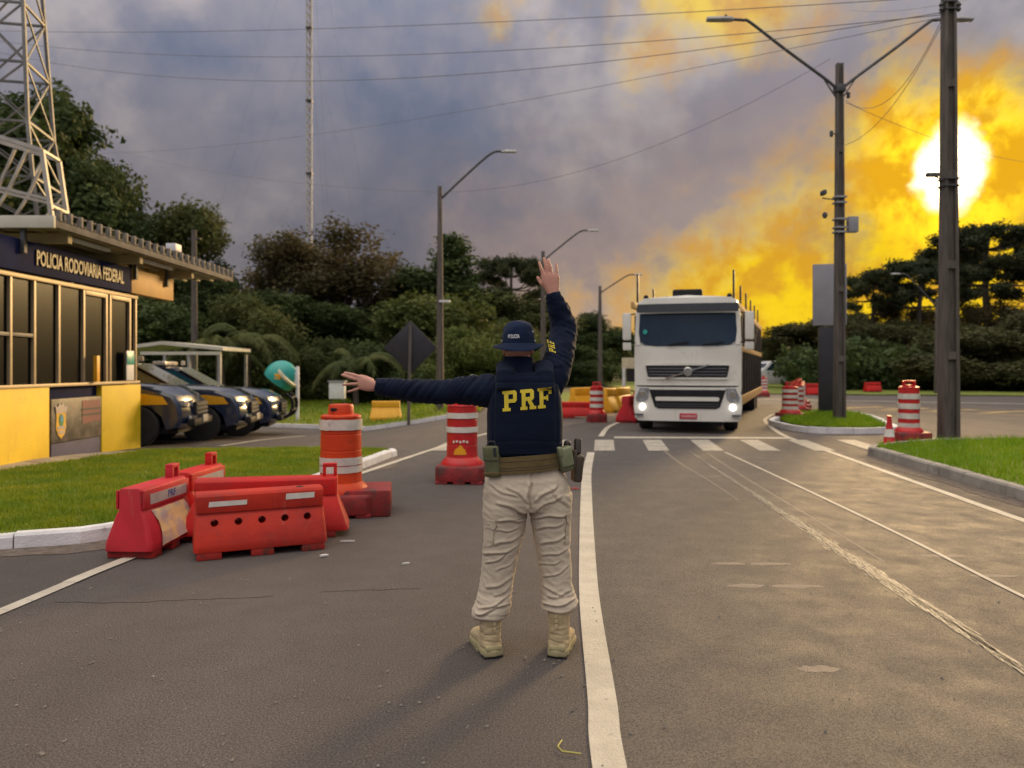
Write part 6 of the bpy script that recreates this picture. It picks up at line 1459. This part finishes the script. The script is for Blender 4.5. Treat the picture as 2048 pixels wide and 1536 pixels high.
CR = [(610, 430, 470, 330, .8), (600, 500, 410, 430, 1.2), (590, 545, 420, 540, 1.3), (560, 640, 400, 695, 1.3), (552, 700, 335, 765, 1.4), (545, 590, 400, 605, .8), (350, 815, 490, 735, 1.2), (520, 900, 355, 965, 1.1), (505, 1000, 325, 1080, 1.6), (470, 1050, 290, 1115, 1.7), (360, 330, 540, 400, .7), (540, 780, 420, 850, .9), (515, 950, 400, 1010, 1.0),
      (640, 420, 780, 330, 1.2), (618, 525, 825, 508, 1.5), (640, 480, 800, 395, 1.1), (650, 600, 815, 560, 1.1), (680, 695, 835, 640, 1.3), (690, 765, 862, 720, 1.1), (700, 900, 855, 830, 1.0), (690, 960, 872, 1015, 1.1), (700, 1062, 880, 1035, 1.6), (690, 1100, 895, 1078, 1.7), (720, 340, 835, 470, .7), (660, 830, 800, 790, .8), (720, 1020, 860, 985, 1.2),
      (628, 205, 612, 330, .9), (612, 300, 606, 470, 1.9)]
segs = []
for a_, b2, c_, d_, k in CR: p0 = z4(a_, b2); p1 = z4(c_, d_); segs.append((p0[0], p0[1], p1[0], p1[1], k))
def tf(co, no):
    d = np.zeros(len(co))
    for i, p in enumerate(co):
        n = noise.noise(Vector((p[0] * 9, p[1] * 9, p[2] * 13))); d[i] = .003 * n
        n2 = noise.noise(Vector((p[0] * 18 + p[2] * 16, p[1] * 14, p[2] * 22))); d[i] += .0024 * (1 - 2.4 * abs(n2))
        if p[2] < .40:
            n3 = noise.noise(Vector((p[0] * 7 + 3, p[1] * 7, p[2] * 46))); d[i] += .007 * (1 - 2 * abs(n3)) * min(1, (.40 - p[2]) / .12)
    return d
creases(trs, segs, None, .0058, .0080, tf)
bv_t = bvh_of(trs)
PX = lambda a, c: pp(a, c)
slab('pocket_flap', [[(967, 1031), (991, 1033), (994, 1042), (989, 1050), (967, 1049)]], M['khaki'], trs, bv_t, .011, PX, cell=6); slab('pocket_flap', [[(1129, 1021), (1141, 1020), (1141, 1040), (1133, 1042)]], M['khaki'], trs, bv_t, .011, PX, cell=6)
slab('cargo_pocket', [[(967, 1051), (988, 1052), (986, 1082), (968, 1090)]], M['khaki'], trs, bv_t, .007, PX, cell=6); slab('cargo_pocket', [[(1130, 1043), (1142, 1043), (1142, 1082), (1128, 1083)]], M['khaki'], trs, bv_t, .007, PX, cell=6)
slab('seat_seam', [[(972, 1034), (1052, 1029), (1052, 1030.4), (972, 1035.4)]], M['khaki_d'], trs, bv_t, .003, PX, cell=6)

# ---- belt with pouches and sidearm
def BR(a, ex):
    c_, s_ = math.cos(a), math.sin(a); return Vector(((.203 + ex) * math.copysign(abs(c_) ** .87, c_), -.002 + (.142 + ex) * math.copysign(abs(s_) ** .87, s_), 0))
q = MB(); rs = []
for zo, ex in ((-.045, .002), (-.044, .012), (.044, .012), (.045, .002)):
    rs.append([BR(a, ex) + Vector((0, 0, 1.048 + zo + .018 * math.cos(a))) for a in [2 * math.pi * k / 48 for k in range(48)]])
q.rings(rs, caps=False); belt = q.build('belt', M['belt'], per, smooth=True)
for zo in (-.026, -.012, .020):
    q = MB(); q.tube([BR(a, .0125) + Vector((0, 0, 1.048 + zo + .018 * math.cos(a))) for a in [math.pi * 1.0 + math.pi * k / 30 for k in range(31)]], .0016, 5); q.build('belt_stitching', M['holster'], belt)
def gear(name, m, c, size, rot=(0, 0, 0), bevel=.012, par=belt, taper=(1, 1)):
    o = MB().box((0, 0, 0), size, taper=taper).build(name, m, par, bevel=bevel, seg=3); o.location = c; o.rotation_euler = rot; return o
p = pp(986, 923, -.10); g1 = gear('pouch', M['olive'], p, (.086, .055, .165), (R(4), R(-3), R(-28)), .014)
gear('pouch_flap', M['olive'], (.002, -.004, .045), (.090, .060, .080), par=g1, bevel=.012); gear('pouch_buckle', M['black'], (.034, -.03, .055), (.018, .012, .05), par=g1, bevel=.004); gear('pouch_strap', M['belt'], (0, -.004, -.062), (.090, .058, .018), par=g1, bevel=.004)
q = MB(); q.tube(spline([(-.03, 0, .08), (-.01, 0, .105), (.02, 0, .105), (.036, -.01, .07)], 4), .006, 8); q.build('pouch_loop', M['black'], g1, smooth=True)
p = pp(1129, 918, -.085); g2 = gear('pouch', M['olive'], p, (.070, .05, .135), (R(3), R(-13), R(22)), .014)
M['olive_l'] = cloth('camo_cordura_light', (.27, .29, .18), (.19, .215, .125), 400, .35)
gear('pouch_flap', M['olive_l'], (.004, -.010, .014), (.068, .05, .105), par=g2, bevel=.012, taper=(1.1, 1)); gear('pouch_strap', M['olive_l'], (-.026, -.012, .05), (.022, .05, .05), par=g2, bevel=.006)
hp = pp(1154, 925, .0); g3 = gear('holster', M['holster'], hp + Vector((0, 0, -.03)), (.045, .085, .150), (0, R(4), R(12)), .016, taper=(1.1, 1.2))
gear('holster_panel', M['holster'], (-.026, 0, .05), (.02, .09, .10), par=g3, bevel=.006); gear('holster_strap', M['black'], (0, 0, .055), (.05, .09, .018), par=g3, bevel=.004)
g4 = gear('pistol', M['brown_leather'], pp(1155, 893, -.01), (.034, .042, .085), (R(-14), R(5), R(10)), .009); gear('pistol_slide', M['black'], (.0, .05, -.028), (.028, .06, .032), par=g4, bevel=.005)
gear('baton_cap', M['brown_leather'], pp(1134, 890, -.03), (.038, .038, .05), (0, R(10), 0), .017)

# ---- boots
def boot(heel, ang, top, side):
    r = empty('boot', heel, ang); r.parent = per; r.scale = (1.1, 1.08, 1.0)          # local +y towards the toe, origin under the heel
    q = MB()
    sec = [(-.062, .020, .036, .030), (-.045, .048, .046, .055), (0.0, .055, .053, .075), (.05, .053, .046, .062), (.10, .046, .049, .048), (.15, .040, .052, .040), (.19, .034, .046, .034), (.215, .026, .028, .022)]
    rs = []
    for y, zc, hw_, hh in sec: rs.append([Vector((hw_ * math.copysign(abs(math.cos(a)) ** .8, math.cos(a)), y, .018 + max(.0, zc + hh * math.sin(a)))) for a in [2 * math.pi * k / 18 for k in range(18)]])
    q.rings(rs)
    q.rings([ell_ring((0, y, z), rx, ry, 18) for z, y, rx, ry in ((.05, .0, .049, .060), (.10, -.002, .050, .062), (.15, -.006, .051, .058), (top - .02, -.010, .055, .060), (top, -.010, .054, .058))])
    up = remesh(q, 'upper', M['suede'], .0045, 2, r)
    def bf(co, no):
        d = np.zeros(len(co))
        for i, p in enumerate(co):
            n = noise.noise(Vector((p[0] * 20, p[1] * 20, p[2] * 50))); d[i] = .003 * (1 - 2 * abs(n)) * (.06 < p[2] < .17) - .003 * math.exp(-((p[2] - .125) / .004) ** 2) - .002 * math.exp(-((p[2] - .062) / .003) ** 2)
        return d
    creases(up, [], None, .01, 0, bf)
    ol = [(-.045, -.066), (0, -.076), (.045, -.066), (.054, -.02), (.047, .05), (.056, .12), (.056, .17), (.036, .215), (0, .232), (-.036, .215), (-.056, .17), (-.056, .12), (-.047, .05), (-.054, -.02)]
    s = MB(); s.rings([[(x * k, y * k, z) for x, y in ol] for k, z in ((.98, .014), (1.0, .020), (1.0, .040), (.97, .048))]); s.build('midsole', M['sole'], r, bevel=.004)
    MB().box((0, -.05, .055), (.085, .045, .03)).build('heel_counter', M['sole'], r, bevel=.012)
    for y in (-.05, -.02, .06, .09, .12, .15, .18, .205):
        w_ = .100 if y < .17 else .075
        MB().box((0, y, .0075), (w_, .020, .015)).build('tread_lug', M['sole' if y > .04 else 'sole_b'], r, bevel=.003)
    for z in (top - .02, top - .045, top - .075): MB().box((0, -.072, z), (.013, .008, .019 if z > top - .06 else .026)).build('pull_tab', M['olive_l'] if False else M['suede'], r, bevel=.003)
    slab('heel_patch', [[(-.032, top - .062), (.032, top - .062), (.032, top - .028), (-.032, top - .028)]], M['suede_d'], r, bvh_of(up), .003, lambda a, c: Vector((a, 0, c)), cell=.02)
    for k in range(4): MB().bar((-.03, .052 + k * .018, .125 - k * .012), (.03, .052 + k * .018, .125 - k * .012), .007).build('lace', M['belt'], r)
    return r
hl_ = pp(980, 1313, .0); hr_ = pp(1118, 1311, .0)
boot((hl_.x, -.02, 0), R(20), .235, -1); boot((hr_.x, -.02, 0), R(-15), .25, 1)

# ---- bucket hat
hx, hy = hc.x + .002, hc.y - .004
q = MB(); NB = 44; rs = []
prof = [(.090, .112, 1.688), (.0895, .112, 1.72), (.0850, .106, 1.755), (.0755, .094, 1.784), (.058, .073, 1.805), (.032, .040, 1.816), (.004, .005, 1.819)]
prof = [tuple(p) for p in spline(prof, 5)]
rs = [ell_ring((hx, hy, z), rx, ry, NB) for rx, ry, z in prof]
for r_ in rs:
    for k_, p_ in enumerate(r_):
        c_ = Vector((p_.x - hx, p_.y - hy, 0)); w_ = .0045 * noise.noise(Vector((p_.x * 22, p_.y * 22, p_.z * 18))) + .003 * noise.noise(Vector((p_.x * 50, p_.y * 50, p_.z * 40)))
        if c_.length > .02: p_ += c_.normalized() * w_ + Vector((0, 0, w_ * .8 * (p_.z > 1.77)))
q.rings(rs); crown = q.build('hat', M['hat'], per, smooth=True, angle=80)
q = MB(); top_ = []; und = []
for i, (f, dz) in enumerate([(0, 0), (.25, -.009), (.5, -.019), (.75, -.030), (1.0, -.040)]):
    ring = []; ring2 = []
    for k in range(NB):
        a = 2 * math.pi * k / NB; wv = f * (.008 * math.sin(2 * a + 2.3) + .006 * math.sin(3 * a + 1.0) + .026 * math.cos(a) ** 2)
        rx = .0905 + f * .050; ry = .113 + f * .058; ring.append(Vector((hx + rx * math.cos(a), hy + ry * math.sin(a), 1.692 + dz + wv))); ring2.append(ring[-1] + Vector((0, 0, -.004)))
    top_.append(ring); und.append(ring2)
q.rings(top_ + und[::-1], caps=False); q.build('brim', M['hat'], crown, smooth=True, angle=70)
for f in (.35, .6, .85):
    q = MB(); i0 = f * 4; k0 = int(i0); fr = i0 - k0; q.tube([top_[k0][k % NB].lerp(top_[min(4, k0 + 1)][k % NB], fr) + Vector((0, 0, .0008)) for k in range(NB + 1)], .0012, 5); q.build('brim_stitching', M['hat'], crown)
q = MB(); q.rings([ell_ring((hx, hy, z), .0918, .1143, NB) for z in (1.690, 1.694, 1.712, 1.716)], caps=False); q.build('hat_band', M['hat'], crown, smooth=True)
bv_h = bvh_of(crown)
me = text_mesh('POLICIA', .028, 'lettering', bold=.0007, width=.062)
o_h = pp(1027.5, 674.5)
for w_ in me.vertices:
    P = Vector((o_h.x + w_.co.x, 0, o_h.z + w_.co.y + .001)); h = project(bv_h, P, .003); w_.co = h if h is not None else P
link('lettering', me, M['white_letter'], crown)
for sx_, zz_ in ((-.085, 1.70), (.082, 1.70), (.071, 1.75)):
    MB().lathe([(.001, -.003), (.007, -.002), (.007, .003), (.001, .004)], 10, (hx + sx_ * 1.09, hy - .045, zz_ + .003), axis='X').build('snap_fastener', M['steel'], crown)
